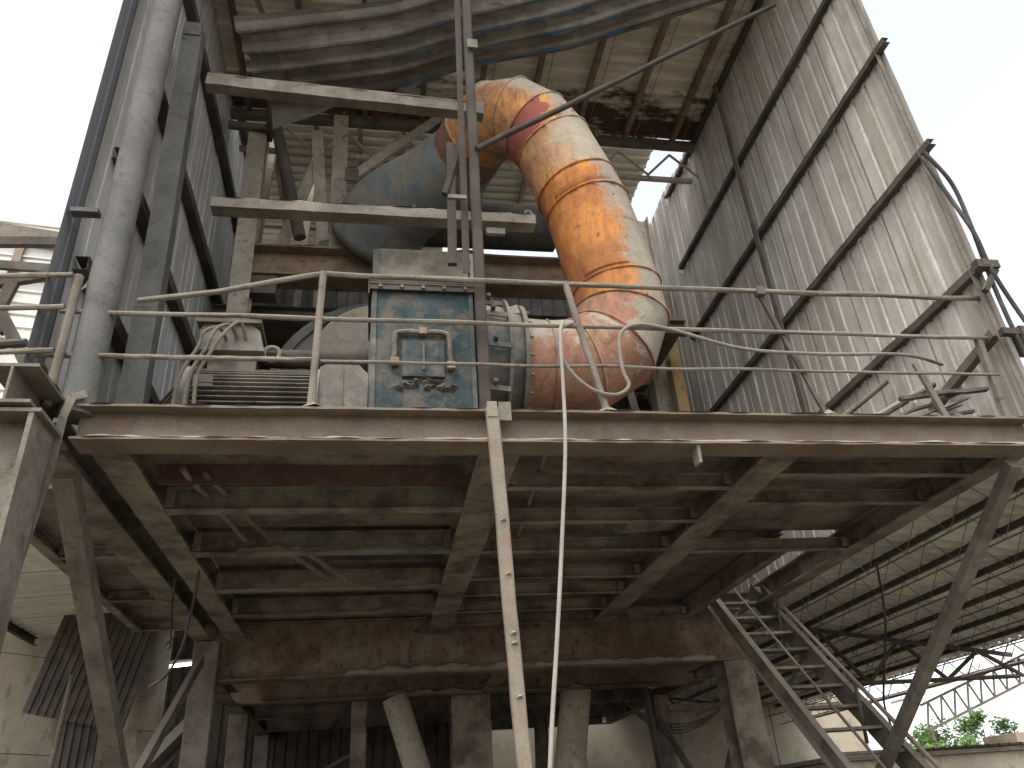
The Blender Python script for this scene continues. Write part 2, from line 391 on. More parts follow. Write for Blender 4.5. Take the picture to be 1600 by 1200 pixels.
def plate(x0, x1, ya, yb, z=ZT-.012, mat='plate', ripple=.004):
    b = B(); nx, ny = 10, 6; vs = []; fs = []
    for j in range(ny+1):
        for i in range(nx+1):
            x = x0+(x1-x0)*i/nx; y = ya+(yb-ya)*j/ny
            vs.append((x, y, z+ripple*noise.noise((x*2, y*2, 1))))
    for j in range(ny):
        for i in range(nx):
            a = j*(nx+1)+i; fs.append((a, a+nx+1, a+nx+2, a+1))
    m_ = len(vs); vs += [(x, y, z_+.006) for x, y, z_ in vs]
    fs += [tuple(m_+i for i in f[::-1]) for f in fs]
    b.add(vs, fs); return obj('deck_plate', b, mat, pl)
plate(-1.68, .74, 5.22, 6.34, mat='plate')
plate(-1.68, .74, 6.30, 7.5, z=ZT-.003); plate(-1.68, -.86, 7.46, 9.06, z=ZT+.006); plate(-.9, .74, 7.47, 9.05, z=ZT+.015)
plate(-1.68, .74, 9.02, 11.4, z=ZT-.004)
for a, c in ((5.22, 6.74), (6.7, 8.24), (8.2, 9.74), (9.7, 11.4)): plate(.98, 3.02, a, c, z=ZT-.02+.007*(int(a*1.3) % 2))
for a, c in ((5.22, 6.34), (6.3, 7.76)): plate(3.18, 5.3, a, c, z=ZT-.016+.008*(a > 6))
plate(3.18, 4.4, 7.72, 9.34, z=ZT-.017); plate(3.18, 4.4, 9.3, 11.4, z=ZT-.009)
for a, c in ((6.2, 7.6), (7.62, 9.1), (9.12, 10.6)): plate(-2.92, -2.2, a, c, z=ZB+.13)
obj('stiffener', B().box(-1.66, .7, 5.98, 5.995, ZB+.08, ZT-.015), 'red_web', pl, label='dark red steel stiffener under the deck')
# dust spilling over the joist flanges in the open bay
d = B()
for y, s_, hh in ((7.46, 2, .09), (8.76, 5, .13), (9.9, 9, .08)):
    dust_ridge(d, -1.3, .68, y, y+.13, ZB+.012, hh, seed=s_)
obj('spilled_dust', d, 'dust', pl, smooth=True, kind='stuff')
# deep rear girder and the frame behind it
def girder(y, z0, z1, x0, x1, w=.26, mat='heavy_beam', name='rear_girder'):
    return obj(name, B().bar((x0, y, (z0+z1)/2), (x1, y, (z0+z1)/2), I(w, z1-z0, .022, .016), seg=40, jit=.006), mat, pl)
girder(YR, 3.46, 4.205, -2.34, 5.4); girder(13.4, 3.46, 3.86, -2.2, 5.5)
d = B(); dust_ridge(d, -.4, 4.9, YR-.13, YR, 3.483, .10, seed=14); dust_ridge(d, .2, 2.4, 13.28, 13.4, 3.483, .08, seed=15)
obj('spilled_dust', d, 'dust', pl, smooth=True, kind='stuff')
for x0, x1_ in ((-2.25, -2.02), (1.7, 1.92), (5.2, 5.42)):
    obj('tie_beam', B().bar(((x0+x1_)/2, YR+.14, 3.55), ((x0+x1_)/2, 13.26, 3.55), I(x1_-x0, .18, .014, .01)), 'steel_under', pl)
    obj('tie_beam', B().bar(((x0+x1_)/2, 13.54, 3.55), ((x0+x1_)/2, 19.0, 3.55), I(x1_-x0, .18, .014, .01)), 'steel_under', pl)
for y in (15.2, 17.0, 18.9): obj('tie_beam', B().bar((-2.0, y, 3.56), (5.2, y, 3.56), I(.15, .2)), 'steel_under', pl)
b = B(); b.box(-2.3, 5.3, 13.5, 18.9, 3.75, 3.78); obj('deck_plate', b, 'plate', pl)
b = B(); b.box(-1.9, 5.2, 11.5, 13.25, 4.05, 4.08); obj('deck_plate', b, 'plate', pl)
for p0, p1, r_ in (((-1.45, 5.8, 4.10), (-1.2, 7.4, 4.08), .022), ((-1.3, 5.9, 4.11), (-1.0, 7.4, 4.10), .022), ((-.9, 7.6, 4.06), (-.5, 8.6, 4.05), .03), ((-.75, 7.6, 4.08), (-.3, 8.6, 4.03), .03), ((1.3, 5.3, 4.14), (1.6, 11.0, 4.14), .018)):
    obj('conduit', B().tube(wob_line(p0, p1), r_, 8), 'rail', pl, smooth=True)
# lugs
for x, z in ((2.35, ZB-.16), ):
    b = B(); b.add([(x-.012,YF+.02,ZB-.002),(x-.012,YF+.16,ZB-.002),(x-.012,YF+.12,ZB-.14),(x-.012,YF+.03,ZB-.14),(x+.012,YF+.02,ZB-.002),(x+.012,YF+.16,ZB-.002),(x+.012,YF+.12,ZB-.14),(x+.012,YF+.03,ZB-.14)],
        [(0,1,2,3),(7,6,5,4),(0,4,5,1),(1,5,6,2),(2,6,7,3),(3,7,4,0)]); obj('lifting_lug', b, 'steel', pl)
obj('lifting_lug', B().box(3.32, 3.50, 10.15, 10.17, ZB-.12, ZB-.002), 'steel', pl)
obj('lifting_lug', B().box(.86, .95, YF-.02, YF-.005, ZT-.1, ZT+.05), 'steel', pl)

# ================================================================ GUARD RAIL
rl = thing('guard_railing', 'crusted three-bar pipe railing with a bent broken top bar along the platform edge', 'railing', (1.7, YF+.05, ZT))
yr = YF+.06
def rail(pts, r=.019): return obj('rail', B().tube(pts, r, 9, jit=.16), 'rail', rl, smooth=True)
def wob(p0, p1, n=40, a=.008, s=0):
    ph = random.random()*99
    return [p+Vector((0, a*noise.noise((ph, i*.23, 0)), a*noise.noise((ph+5, i*.23, 0))-s*4*(i/n)*(1-i/n))) for i, p in enumerate(line(p0, p1, n))]
rail([(-1.74, yr-.02, 5.10), (-1.2, yr, 5.22), (-.75, yr, 5.35), (-.5, yr, 5.415)]+wob((-.4, yr, 5.425), (5.36, yr, 5.46), 40, .008, .012), .023)
rail(wob((-2.25, yr, 5.0), (5.30, yr, 5.03)), .018)
rail(wob((-2.33, yr, 4.63), (-.48, yr, 4.645)), .019)
rail(wob((-.42, yr, 4.635), (5.2, yr, 4.66), 40, .01), .013)
def rpost(p0, p1, r=.026): return obj('post', B().tube(wob(p0, p1, 12, .004), r, 10, jit=.12), 'rail', rl, smooth=True)
rpost((-.47, yr, ZT), (-.44, yr, 5.44), .028); rpost((1.70, yr, ZT), (1.49, yr, 5.44), .028)
obj('post', B().bar((3.52, yr+.03, ZT), (3.20, yr+.03, 5.45), Rp(.036, .03), (0,1,0), seg=6, jit=.004), 'steel_dark', rl)
rpost((-2.16, yr-.05, ZT-.02), (-2.16, yr-.05, 5.28), .03)
obj('post', B().bar((5.12, yr+.02, ZT), (5.16, yr+.02, 5.05), Rp(.05, .05), (0,1,0)), 'rail', rl)
obj('post', B().bar((4.60, yr+.05, ZT), (4.48, yr+.05, 4.78), Rp(.05, .03), (0,1,0)), 'rail', rl)
obj('clamp', B().box(3.165, 3.235, yr-.03, yr+.03, 5.39, 5.475), 'steel_dark', rl)
for z in (5.0, 4.63, 5.28):   # rails that turn off to the left of the corner
    rail(wob((-2.2, yr-.06, z), (-3.6, yr+.1, z+.02), 14, .01), .02)
b = B()
for x in (-.46, 1.7, 3.52):
    vs = [(x, yr, ZT+.075)]; fs = []
    for i in range(14):
        t = i/14*6.283; r_ = .10*(1+.4*noise.noise((x, i*.7, 0))); vs.append((x+math.cos(t)*r_, yr+.04+math.sin(t)*r_, ZT+.012))
    for i in range(14): fs.append((0, 1+i, 1+(i+1) % 14))
    b.add(vs, fs)
obj('dust_heap', b, 'rail', rl, smooth=True, kind='stuff')

# ================================================================ COLUMNS AND BRACES BELOW
def column(name, label, x, y, z0, z1, prof, mat, group=None, upv=(0,1,0), cat='column', extra=None):
    c = thing(name, label, cat, (x, y, z0), group)
    obj('shaft', B().bar((x, y, z0), (x, y, z1), prof, upv, seg=14, jit=.006), mat, c)
    obj('base_plate', B().box(x-.3, x+.3, y-.3, y+.3, z0, z0+.03), 'steel_dark', c)
    if extra: extra(c)
    return c
def fc_extra(c):
    d = B(); dust_ridge(d, -2.64, -2.02, 4.62, 4.92, 3.975, .03, seed=41)
    obj('cap_plate', B().box(-2.66, -2.0, 4.58, 4.94, 3.95, 3.974), 'steel', c)
    obj('dust_crust', d, 'dust', c, smooth=True, kind='stuff')
column('steel_column', 'broad dusty H-section column under the corner with the hanging strap', -2.33, 4.76, .0, 3.95, [(b_, a_) for a_, b_ in I(.34, .58, .03, .02)][::-1], 'steel', extra=fc_extra)
column('steel_column', 'square grey column carrying the girder end beside the round concrete pillar', -2.15, 11.22, 0, 3.95, Rb(.32, .2), 'steel')
obj_top = column('steel_column', 'dark brown H-section column behind the stair flight', 5.2, 11.4, 0, 3.45, I(.44, .40, .03, .02), 'steel_under')
column('steel_column', 'thin grey flat-faced post left of the slanting pipe strut', -.2, 13.55, 0, 3.45, Rb(.24, .18), 'steel_under')
column('steel_column', 'wide plated column at the centre of the girder between two pipes', 1.55, 13.6, 0, 3.45, I(.62, .5, .03, .03), 'steel_under')
column('steel_column', 'pale square post in front of the back wall beside the two raking tubes', 5.1, 14.6, 0, 3.45, Rb(.28, .28), 'steel_under')
column('steel_column', 'second grey post of the frame beyond the round pillar', -2.13, 14.4, 0, 3.45, Rb(.3, .3), 'steel')
column('steel_column', 'third grey post of the frame, farthest beyond the round pillar', -2.13, 17.6, 0, 3.45, Rb(.28, .28), 'steel')
solo('pipe_strut', B().tube(line((.35, 13.4, 3.46), (1.5, 13.3, 0), 8), .2, 20), 'pale_steel', 'thick dusty pipe strut slanting away from the thin post', 'strut', smooth=True)
solo('pipe_strut', B().tube(line((3.35, 13.6, 3.5), (2.6, 13.3, 0), 8), .25, 20), 'pale_steel', 'thick upright pipe strut right of the plated centre column', 'strut', smooth=True)
solo('brace', B().bar((3.0, 15, 3.4), (2.85, 15, 0), I(.3, .2)), 'steel_under', 'brown upright leg close behind the right pipe strut', 'brace')
solo('brace', B().bar((-2.16, 5.55, 3.95), (-2.16, 10.9, .2), Lp(.14, .14, .012, -1), seg=14, jit=.01), 'steel', 'long angle-iron brace dropping back from the platform corner at the hanging strap', 'brace')
solo('brace', B().bar((-2.2, 11.0, 3.7), (-2.25, 5.6, .1), Lp(.13, .13, .012), seg=14, jit=.01), 'steel', 'angle-iron brace rising to the head of the square grey column', 'brace')
solo('brace', B().bar((-2.25, 12.2, 3.25), (-3.6, 9.5, .9), I(.2, .2)), 'steel', 'dusty I-beam brace leaning past the round concrete pillar', 'brace')
solo('brace', B().bar((5.13, 5.2, 3.9), (5.13, 10.8, .05), Rb(.11, .11), seg=2), 'steel', 'heavy square tube brace slanting from the platform corner to the stair foot', 'brace')
solo('brace', B().bar((4.95, 14.35, 3.1), (6.1, 13.6, .3), Rb(.12, .12)), 'steel_dark', 'dark raking tube left of the stair, leaning away from the pale post', 'brace')
solo('brace', B().bar((5.6, 12.0, 3.2), (4.75, 13.0, .3), Rb(.13, .13)), 'steel_dark', 'dark raking tube meeting the H-section column behind the stair', 'brace')
solo('brace', B().bar((4.6, 13.8, 3.6), (4.75, 13.6, .2), Rb(.1, .1)), 'steel_dark', 'thin dark upright tube beside the pale square post', 'brace')
# centre prop
pp = thing('centre_prop', 'pale pinkish steel prop rising from the ground to the front beam', 'prop', (1.05, 5.7, 0))
obj('shaft', B().bar((1.055, 5.70, 0), (.80, 4.93, 4.20), Rb(.09, .07, .01), (0,1,0), seg=22, jit=.007), 'prop_paint', pp)
for z in (2.3, 2.62, 2.68, 3.05, 3.4):
    b = B(); x_ = .80+(4.2-z)*.0607; dy = (4.2-z)*.1833+.027
    b.add([(x_-.02, 4.868+dy, z-.01), (x_+.025, 4.868+dy, z-.012), (x_+.03, 4.868+dy, z+.012), (x_-.015, 4.868+dy, z+.014), (x_, 4.845+dy, z), (x_+.012, 4.848+dy, z+.004)], [(0,1,5,4),(1,2,5),(2,3,4,5),(3,0,4),(3,2,1,0)])
    obj('weld_blob', b, 'prop_paint', pp)
obj('end_cleat', B().box(.765, .835, 4.9, 4.97, 4.12, 4.24), 'prop_paint', pp)
# hanging strap + ropes
st = [(-1.93, 5.0, 4.30), (-2.0, 4.97, 4.26), (-2.02, 4.95, 4.1), (-2.03, 4.96, 3.7), (-2.08, 5.0, 3.3), (-2.12, 5.03, 2.95)]
solo('hanging_strap', B().bar(st[0], st[1], Rp(.06, .008), (0,1,0)).bar(st[1], st[2], Rp(.055, .008), (0,1,0)).bar(st[2], st[3], Rp(.055, .008), (0,1,0)).bar(st[3], st[4], Rp(.05, .008), (0,1,0)).bar(st[4], st[5], Rp(.05, .008), (0,1,0)), 'steel', 'bent flat steel strap hooked over the beam corner, hanging loose', 'strap')
solo('rope', B().tube(spline([(-2.0, 8.35, 4.0), (-2.02, 8.5, 3.7), (-2.15, 9.2, 3.5), (-2.3, 9.6, 3.6), (-2.25, 10.2, 3.9)], 6), .012, 6), 'cable_black', 'thin dark rope looped between the twin floor beams', 'rope', smooth=True)
solo('rope', B().tube(spline([(-1.7, 8.0, 4.0), (-1.72, 8.05, 3.75), (-1.85, 8.4, 3.35), (-2.05, 8.8, 3.15), (-2.3, 9.2, 3.1)], 6), .014, 6), 'cable_black', 'thicker dark cable drooping below the twin floor beams', 'rope', smooth=True)

# ================================================================ HANGING HOSES ON THE RAIL
solo('hanging_hose', B().tube(spline([(1.42, yr-.06, 5.02), (1.37, 4.95, 4.85), (1.35, 4.95, 4.42), (1.31, 4.93, 3.9), (1.22, 4.95, 3.2), (1.13, 4.96, 2.58), (1.03, 4.95, 1.95), (.95, 5.0, 1.2), (.9, 5.1, .0)], 8), .014, 8), 'hose_grey', 'thin pale grey hose hanging straight down from the middle rail', 'hose', smooth=True)
lp = [(5.1, 5.5, 5.02), (4.4, yr+.04, 4.86), (3.6, yr-.03, 4.80), (2.9, yr-.03, 4.83), (2.3, yr-.04, 4.99), (2.02, yr-.04, 5.02), (1.87, yr-.05, 4.9), (1.85, yr-.05, 4.6), (1.88, yr-.05, 4.45), (1.76, yr-.05, 4.37), (1.58, yr-.05, 4.42), (1.43, yr-.05, 4.58), (1.36, yr-.05, 4.8), (1.40, yr-.05, 4.95), (1.50, yr-.05, 5.01)]
solo('looped_hose', B().tube(spline(lp, 7), .015, 8), 'hose', 'dusty hose draped over the rail with one drooping loop', 'hose', smooth=True)

# ================================================================ RIGHT AND LEFT SHEET WALLS
def screws(b, pts, dirv):
    dv = Vector(dirv)
    for p in pts:
        p = Vector(p); b.bar(p, p+dv*.02, [(math.cos(t)*.009, math.sin(t)*.009) for t in (0,1.257,2.513,3.77,5.027)])
XR = 5.33
rw = thing('sheet_wall', 'tall wall of pale ribbed metal sheets with paler streaks, beside the orange duct', 'wall', (XR, 8, ZT))
y = 4.92; k = 0
while y < 11.3:
    w = .88
    def bend(v, q, a, k=k): return v+Vector((.012*noise.noise((k*3+a*2, q*.7, 0)), 0, 0))
    b = B(); corrugated(b, (0,0,1), (0,1,0), (XR+.004*(k % 2), y, 4.16+.05*random.random()), 7.75+.06*random.random(), w+.04, .22, .06, .035, out=(1,0,0), seg=12, bend=bend)
    obj('sheet', b, 'wall_sheet', rw); y += w; k += 1
GZ = [5.67, 7.15, 8.66, 10.07, 11.68]
for i, z in enumerate(GZ):
    y0 = 4.80 if i in (0, 1, 2) else 4.98
    obj('girt', B().bar((XR-.043, y0, z), (XR-.043, 10.95-.12*i, z), Cc(.075, .075, .007, 1), seg=24, jit=.008), 'steel_dark', rw)
    sb = B(); screws(sb, [(XR-.002, 5+.22*j, z-.05) for j in range(27)], (-1,0,0)); obj('screws', sb, 'steel_dark', rw, kind='stuff')
    d = B(); dust_ridge(d, XR-.08, XR-.008, y0+.4, 10.6, z+.038, .02, axis='y', seed=50+i); obj('dust_crust', d, 'dust', rw, smooth=True, kind='stuff')
obj('girt', B().bar((XR-.05, 5.0, 5.05), (XR-.05, 7.2, 4.55), Lp(.08, .08)), 'steel', rw)
obj('wall_post', B().bar((XR-.13, 7.95, ZT), (XR-.13, 7.95, 11.7), Rp(.10, .02), (1,0,0), seg=10, jit=.01), 'steel', rw)
obj('edge_post', B().bar((XR-.06, 4.98, ZT), (XR-.06, 4.98, 10.1), Lp(.05, .05, .008), (0,1,0), seg=10, jit=.006), 'steel', rw)
obj('corner_post', B().bar((4.66, 10.8, ZT), (4.66, 10.8, 11.3), I(.30, .44, .02, .014), (1,0,0), seg=12, jit=.006), 'pale_steel', rw)
obj('corner_post', B().bar((4.74, 10.45, ZT), (4.74, 10.45, 9.2), Cc(.18, .2, .012), (0,-1,0), seg=12, jit=.01), 'rust_yellow', rw, label='rust-yellow channel post standing at the wall corner')
obj('corner_post', B().bar((4.75, 11.3, 7.5), (4.75, 11.3, 11.9), Rb(.13, .13), (1,0,0)), 'steel', rw)
XL = -2.36
lw = thing('sheet_wall', 'grey shaded wall of ribbed metal sheets behind the pipe post and motor', 'wall', (XL, 8, ZT))
y = 5.27; k = 0
while y < 11.1:
    w = .88
    def bend(v, q, a, k=k): return v+Vector((.014*noise.noise((k*3+a*2, q*.7, 7)), 0, 0))
    b = B(); corrugated(b, (0,0,1), (0,1,0), (XL-.004*(k % 2), y, 4.18+.05*random.random()), 8.1, w+.04, .22, .05, .022, out=(-1,0,0), seg=12, bend=bend)
    b.f = [f[::-1] for f in b.f]
    obj('sheet', b, 'wall_left', lw); y += w; k += 1
for i, z in enumerate((5.62, 7.0, 8.4, 10.35, 12.0)):
    obj('girt', B().bar((XL+.062, 5.3+.2*i, z), (XL+.062, 11.0, z), Cc(.11, .13, .008, -1), seg=20, jit=.008), 'steel_dark', lw)
    d = B(); dust_ridge(d, XL+.012, XL+.11, 5.6, 10.8, z+.0655, .02, axis='y', seed=70+i); obj('dust_crust', d, 'dust', lw, smooth=True, kind='stuff')
for k in range(1):
    b = B(); corrugated(b, (0,0,1), (0,1,0), (XL-.012, 5.0, 4.0), 8.4, .36, .2, .05, .02, out=(-1,0,0), seg=6); b.f = [f[::-1] for f in b.f]
    obj('edge_sheet', b, 'outer_sheet', lw, label='dark bluish sheet at the wall edge')
pc = thing('pipe_post', 'thick dusty round pipe post in front of the shaded sheet wall', 'post', (-2.06, 5.12, ZT-.05))
obj('shaft', B().tube(line((-2.01, 5.12, ZT-.05), (-2.05, 5.12, 11.9), 24), .115, 22, jit=.015), 'grey_post', pc, smooth=True)
for z in (5.9,): obj('cleat', B().box(-2.35, -2.15, 5.02, 5.1, z, z+.04), 'grey_post', pc)
bp_ = thing('box_post', 'square hollow post with an open top end beside the motor', 'post', (-2.0, 6.1, ZT))
b = B().bar((-1.97, 6.1, ZT), (-2.08, 6.1, 9.42), Cc(.20, .17, .014), (0,1,0), seg=14, jit=.006)
obj('shaft', b, 'grey_post', bp_)
obj('top_collar', B().box(-2.17, -1.99, 6.0, 6.02, 9.3, 9.5).box(-2.17, -2.155, 6.02, 6.2, 9.3, 9.5).box(-2.005, -1.99, 6.02, 6.2, 9.3, 9.5).box(-2.17, -1.99, 6.2, 6.215, 9.3, 9.5), 'grey_post', bp_)
solo('torn_scrap', B().add([(-2.30, 5.40, 5.42), (-2.2, 5.38, 5.5), (-2.16, 5.4, 5.63), (-2.2, 5.42, 5.68), (-2.27, 5.41, 5.52)], [(0,1,2,3,4)]).add([(-2.30, 5.40, 5.42), (-2.34, 5.39, 5.37), (-2.31, 5.39, 5.35)], [(0,1,2)]), 'white_drum', 'small torn white scrap stuck beside the round pipe post', 'scrap')

# ================================================================ ROOF
rf = thing('ribbed_roof', 'high roof of rust-stained ribbed sheets over the blower', 'roof', (1.5, 7, 11.75))
ZR = 11.84; y = 4.3; k = 0
while y < 9.15:
    w = min(.8, 9.2-y)
    for x0, x1_ in ((-2.6, 1.0), (.95, 5.6)):
        def bend(v, q, a, k=k): return v+Vector((0, 0, .02*noise.noise((k*2+a, q*.6, 4))))
        b = B(); corrugated(b, (1,0,0), (0,1,0), (x0, y, ZR+.006*(k % 2)+(.012 if x0 > 0 else 0)), x1_-x0, w+.03, .27, .07, .055, out=(0,0,-1), seg=8, bend=bend)
        b.f = [f[::-1] for f in b.f]
        obj('roof_sheet', b, 'roof_sheet', rf)
    y += w; k += 1
for x in (-2.1, -1.2, -.3, .6, 1.5, 2.35, 3.2, 4.05, 4.9):
    obj('purlin', B().bar((x, 4.4, ZR-.135), (x, 9.16, ZR-.135), Cc(.07, .15, .008), seg=10, jit=.01), 'steel_rusty' if x > 1 else 'steel', rf)
    if x > 1: obj('tie_wire', B().tube(wob((x+.16, 4.5, ZR-.22), (x+.14, 9.1, ZR-.24), 16, .03), .006, 5), 'steel_rusty', rf)
obj('eave_beam', B().bar((-2.5, 9.2, ZR-.22), (5.3, 9.2, ZR-.22), Rb(.13, .16), seg=30, jit=.012), 'steel', rf)
rb_ = B()
for i in range(46):   # ragged rust flakes along the eave
    x = -2.2+i*.165; hh = .06+.14*random.random()
    rb_.add([(x, 9.12, ZR-.02), (x+.17, 9.12, ZR-.02), (x+.15, 9.11, ZR-.08-hh*random.random()), (x+.03, 9.11, ZR-.06-hh*random.random())], [(0,1,2,3)])
obj('rust_flakes', rb_, 'roof_sheet', rf, kind='stuff')
et = thing('eave_truss', 'slender pipe truss hanging under the rear roof eave', 'truss', (1.5, 9.35, 11))
obj('chord', B().tube(wob((-2.2, 9.35, 11.02), (5.2, 9.35, 10.95), 20, .01), .05, 10), 'pale_steel', et, smooth=True)
x = -2.0; f_ = True
while x < 5.0:
    obj('web_rod', B().tube([(x, 9.35, 11.05 if f_ else 11.55), (x+.46, 9.35, 11.55 if f_ else 11.05)], .022, 7), 'pale_steel', et, smooth=True); x += .46; f_ = not f_
br = thing('ribbed_roof', 'farther pale ribbed roof with dark purlins seen past the rear eave', 'roof', (1.5, 11, 12.4))
y = 9.75; k = 0
while y < 13.0:
    b = B(); corrugated(b, (1,0,0), (0,1,0), (-3.6, y, 12.5+.005*(k % 2)), 8.6 if y < 12.4 else 4.9, .83, .23, .06, .05, out=(0,0,-1), seg=4); obj('roof_sheet', b, 'roof_back', br); y += .8; k += 1
for x in (-2.6, -1.9, -1.15, -.4, .35, 1.1, 1.9, 2.7): obj('purlin', B().bar((x, 9.8, 12.37), (x, 13.0, 12.37), Cc(.07, .14, .008)), 'steel_rusty', br)
for yy in (11.9, 12.2):
    obj('chord', B().tube([(-3, yy, 11.9), (3, yy, 11.9)], .03, 7), 'steel', br)
x = -2.9; f_ = True
while x < 2.8:
    obj('web_rod', B().tube([(x, 11.9, 11.92 if f_ else 12.3), (x+.3, 11.9, 12.3 if f_ else 11.92)], .018, 6), 'steel', br); x += .3; f_ = not f_
obj('back_sheet', corrugated(B(), (0,0,1), (1,0,0), (-3.4, 13.6, 8.3), 4.1, 4.4, .24, .06, .04, out=(0,1,0)), 'roof_back', br)
# loose sheet hanging under the roof
ls = thing('loose_sheet', 'buckled dark ribbed sheet with blue paint remains hanging under the roof', 'metal sheet', (1, 6.3, 9.6))
LF = spline([(-1.33, 6.9, 9.3), (-.55, 6.9, 9.53), (.31, 6.9, 9.83), (1.2, 6.75, 10.14), (2.4, 6.4, 10.2), (3.2, 6.1, 10.3), (4.3, 5.7, 10.5)], 10)
LN = spline([(-1.65, 5.9, 9.53), (-.88, 5.9, 9.77), (-.02, 5.9, 10.07), (.7, 5.75, 10.3), (1.9, 5.6, 10.8), (2.8, 5.3, 11.0), (4.0, 5.0, 11.2)], 10)
def lsheet(t, s):      # t along, s across (0 = edge facing the camera, 1 = far edge)
    q = min(max(t, 0), .9999)*60; i = int(q); f = q-i
    a = LN[i].lerp(LN[i+1], f); c = LF[i].lerp(LF[i+1], f)
    return a.lerp(c, s)+Vector((0, 0, -.12*math.sin(math.pi*s)))
b = B(); NT = 40; NS = 41; vs = []; fs = []
for i in range(NT+1):
    for j in range(NS+1):
        t, s = i/NT, j/NS
        ph = (s*5) % 1; rb = 1 if .40 < ph < .6 else (0 if ph < .3 or ph > .7 else ((ph-.3)/.1 if ph < .5 else (.7-ph)/.1))
        v = lsheet(t, s)+Vector((0, 0, -.05*rb+.03*noise.noise((t*6, s*4, 2))))
        if i == 0: v.x += .05*noise.noise((s*9, 1, 1))
        vs.append(v)
for i in range(NT):
    for j in range(NS):
        a = i*(NS+1)+j; fs.append((a, a+1, a+NS+2, a+NS+1))
obj('sheet', b.add(vs, fs), 'loose_sheet', ls)
fl = B()
for i in range(60):
    t = .28+.5*random.random(); s = random.choice((.3, .5, .7, .9))+.03*(random.random()-.5)
    p = lsheet(t, min(s, .98)); q = lsheet(t+.02+.05*random.random(), min(s, .98)); w_ = Vector((0, .010+.02*random.random(), -.002)); o_ = Vector((0, 0, -.058))
    m_ = lsheet((t+.02), min(s, .98))
    fl.add([p+o_, q+o_, q+w_+o_, m_+w_*1.6+o_, p+w_+o_], [(0,1,2,3,4)])
obj('paint_flakes', fl, 'blue_flake', ls, kind='stuff')
obj('folded_end', B().add([lsheet(0,1), lsheet(.02,1), lsheet(.22,1), lsheet(.12,1)+Vector((0,.1,-.14)), lsheet(.01,1)+Vector((0,.1,-.30))], [(0,1,2,3,4)]), 'loose_sheet', ls)
solo('brace', B().bar((-1.50, 5.7, 9.95), (-1.0, 6.75, 9.22), Lp(.06, .06)), 'steel_dark', 'thin dark bar crossing under the torn end of the buckled sheet', 'brace')

# ================================================================ MEMBERS IN THE OPENING
cb = thing('cross_beam', 'upper dusty channel running from the shaded wall to the centre post', 'beam', (-.5, 5.75, 8.3))
obj('channel', B().bar((-1.75, 5.75, 8.27), (1.03, 5.75, 8.15), Cc(.12, .16, .012, -1), seg=20, jit=.006), 'steel', cb)
d = B(); dust_ridge(d, -1.7, 1.0, 5.69, 5.81, 8.31, .02, seed=91)
for i, v in enumerate(d.v): d.v[i] = (v[0], v[1], v[2]+.02-.12*(v[0]+1.7)/2.7)
obj('dust_crust', d, 'dust', cb, smooth=True, kind='stuff')
cb = thing('cross_beam', 'lower dust-laden channel in front of the blue duct', 'beam', (0, 5.75, 6.7))
obj('channel', B().bar((-1.52, 5.75, 6.66), (1.46, 5.75, 6.66), Cc(.14, .11, .012, -1), seg=20, jit=.006), 'steel', cb)
d = B(); dust_ridge(d, -1.5, 1.4, 5.68, 5.82, 6.716, .04, seed=95); obj('dust_crust', d, 'dust', cb, smooth=True, kind='stuff')
obj('eye_hook', B().tube([(1.41+.035*math.cos(t*.55), 5.75, 6.77+.045*math.sin(t*.55)) for t in range(12)], .012, 6), 'steel', cb)
obj('end_cleat', B().box(.98, 1.16, 5.72, 5.76, 6.49, 6.56), 'steel', cb)
cp = thing('centre_post', 'tall twin-angle steel post at mid span in front of the fan housing', 'post', (.8, 5.2, ZT))
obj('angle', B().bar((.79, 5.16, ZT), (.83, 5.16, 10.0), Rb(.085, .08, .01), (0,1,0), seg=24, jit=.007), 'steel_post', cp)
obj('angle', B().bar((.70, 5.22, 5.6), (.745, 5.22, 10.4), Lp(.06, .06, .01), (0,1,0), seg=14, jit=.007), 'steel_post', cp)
obj('splice', B().box(.56, .72, 5.12, 5.15, 6.35, 6.39), 'steel', cp)
obj('splice', B().box(.80, .90, 5.08, 5.10, 8.3, 8.42), 'steel', cp)
obj('foot_plate', B().box(.68, .92, 5.06, 5.26, ZT, ZT+.02), 'steel', cp)
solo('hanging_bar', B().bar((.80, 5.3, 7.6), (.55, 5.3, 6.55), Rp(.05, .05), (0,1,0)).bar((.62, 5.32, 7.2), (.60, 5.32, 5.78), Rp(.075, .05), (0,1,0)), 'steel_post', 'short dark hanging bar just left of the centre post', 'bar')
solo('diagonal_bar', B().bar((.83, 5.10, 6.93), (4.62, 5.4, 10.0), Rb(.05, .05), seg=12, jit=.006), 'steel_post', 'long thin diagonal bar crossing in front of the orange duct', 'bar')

# ================================================================ FAN SUPPORT FRAME BEHIND
sf = thing('support_frame', 'rust-streaked I-beam support with slanting flat legs behind the motor', 'frame', (.5, 9.2, 8.5))
obj('main_beam', B().bar((-1.75, 9.0, 8.50), (3.1, 9.0, 8.50), I(.36, .50, .03, .02), seg=24, jit=.006), 'steel_rusty', sf)
d = B(); dust_ridge(d, -1.7, .3, 8.82, 9.18, 8.751, .09, seed=120); obj('dust_crust', d, 'dust', sf, smooth=True, kind='stuff')
def flat(p0, p1, w=.2, t=.04, mat='pale_steel', upv=(0,1,0)): return obj('flat_leg', B().bar(p0, p1, Rp(w, t), upv, seg=6, jit=.008), mat, sf)
flat((-.80, 9.05, 8.75), (-1.02, 9.05, 11.2), .17); flat((-.62, 8.98, 8.75), (-.66, 8.98, 11.5), .22)
flat((-.45, 9.0, 10.25), (.95, 9.0, 11.72), .14); flat((-1.45, 9.1, 8.75), (-1.0, 9.1, 10.6), .16)
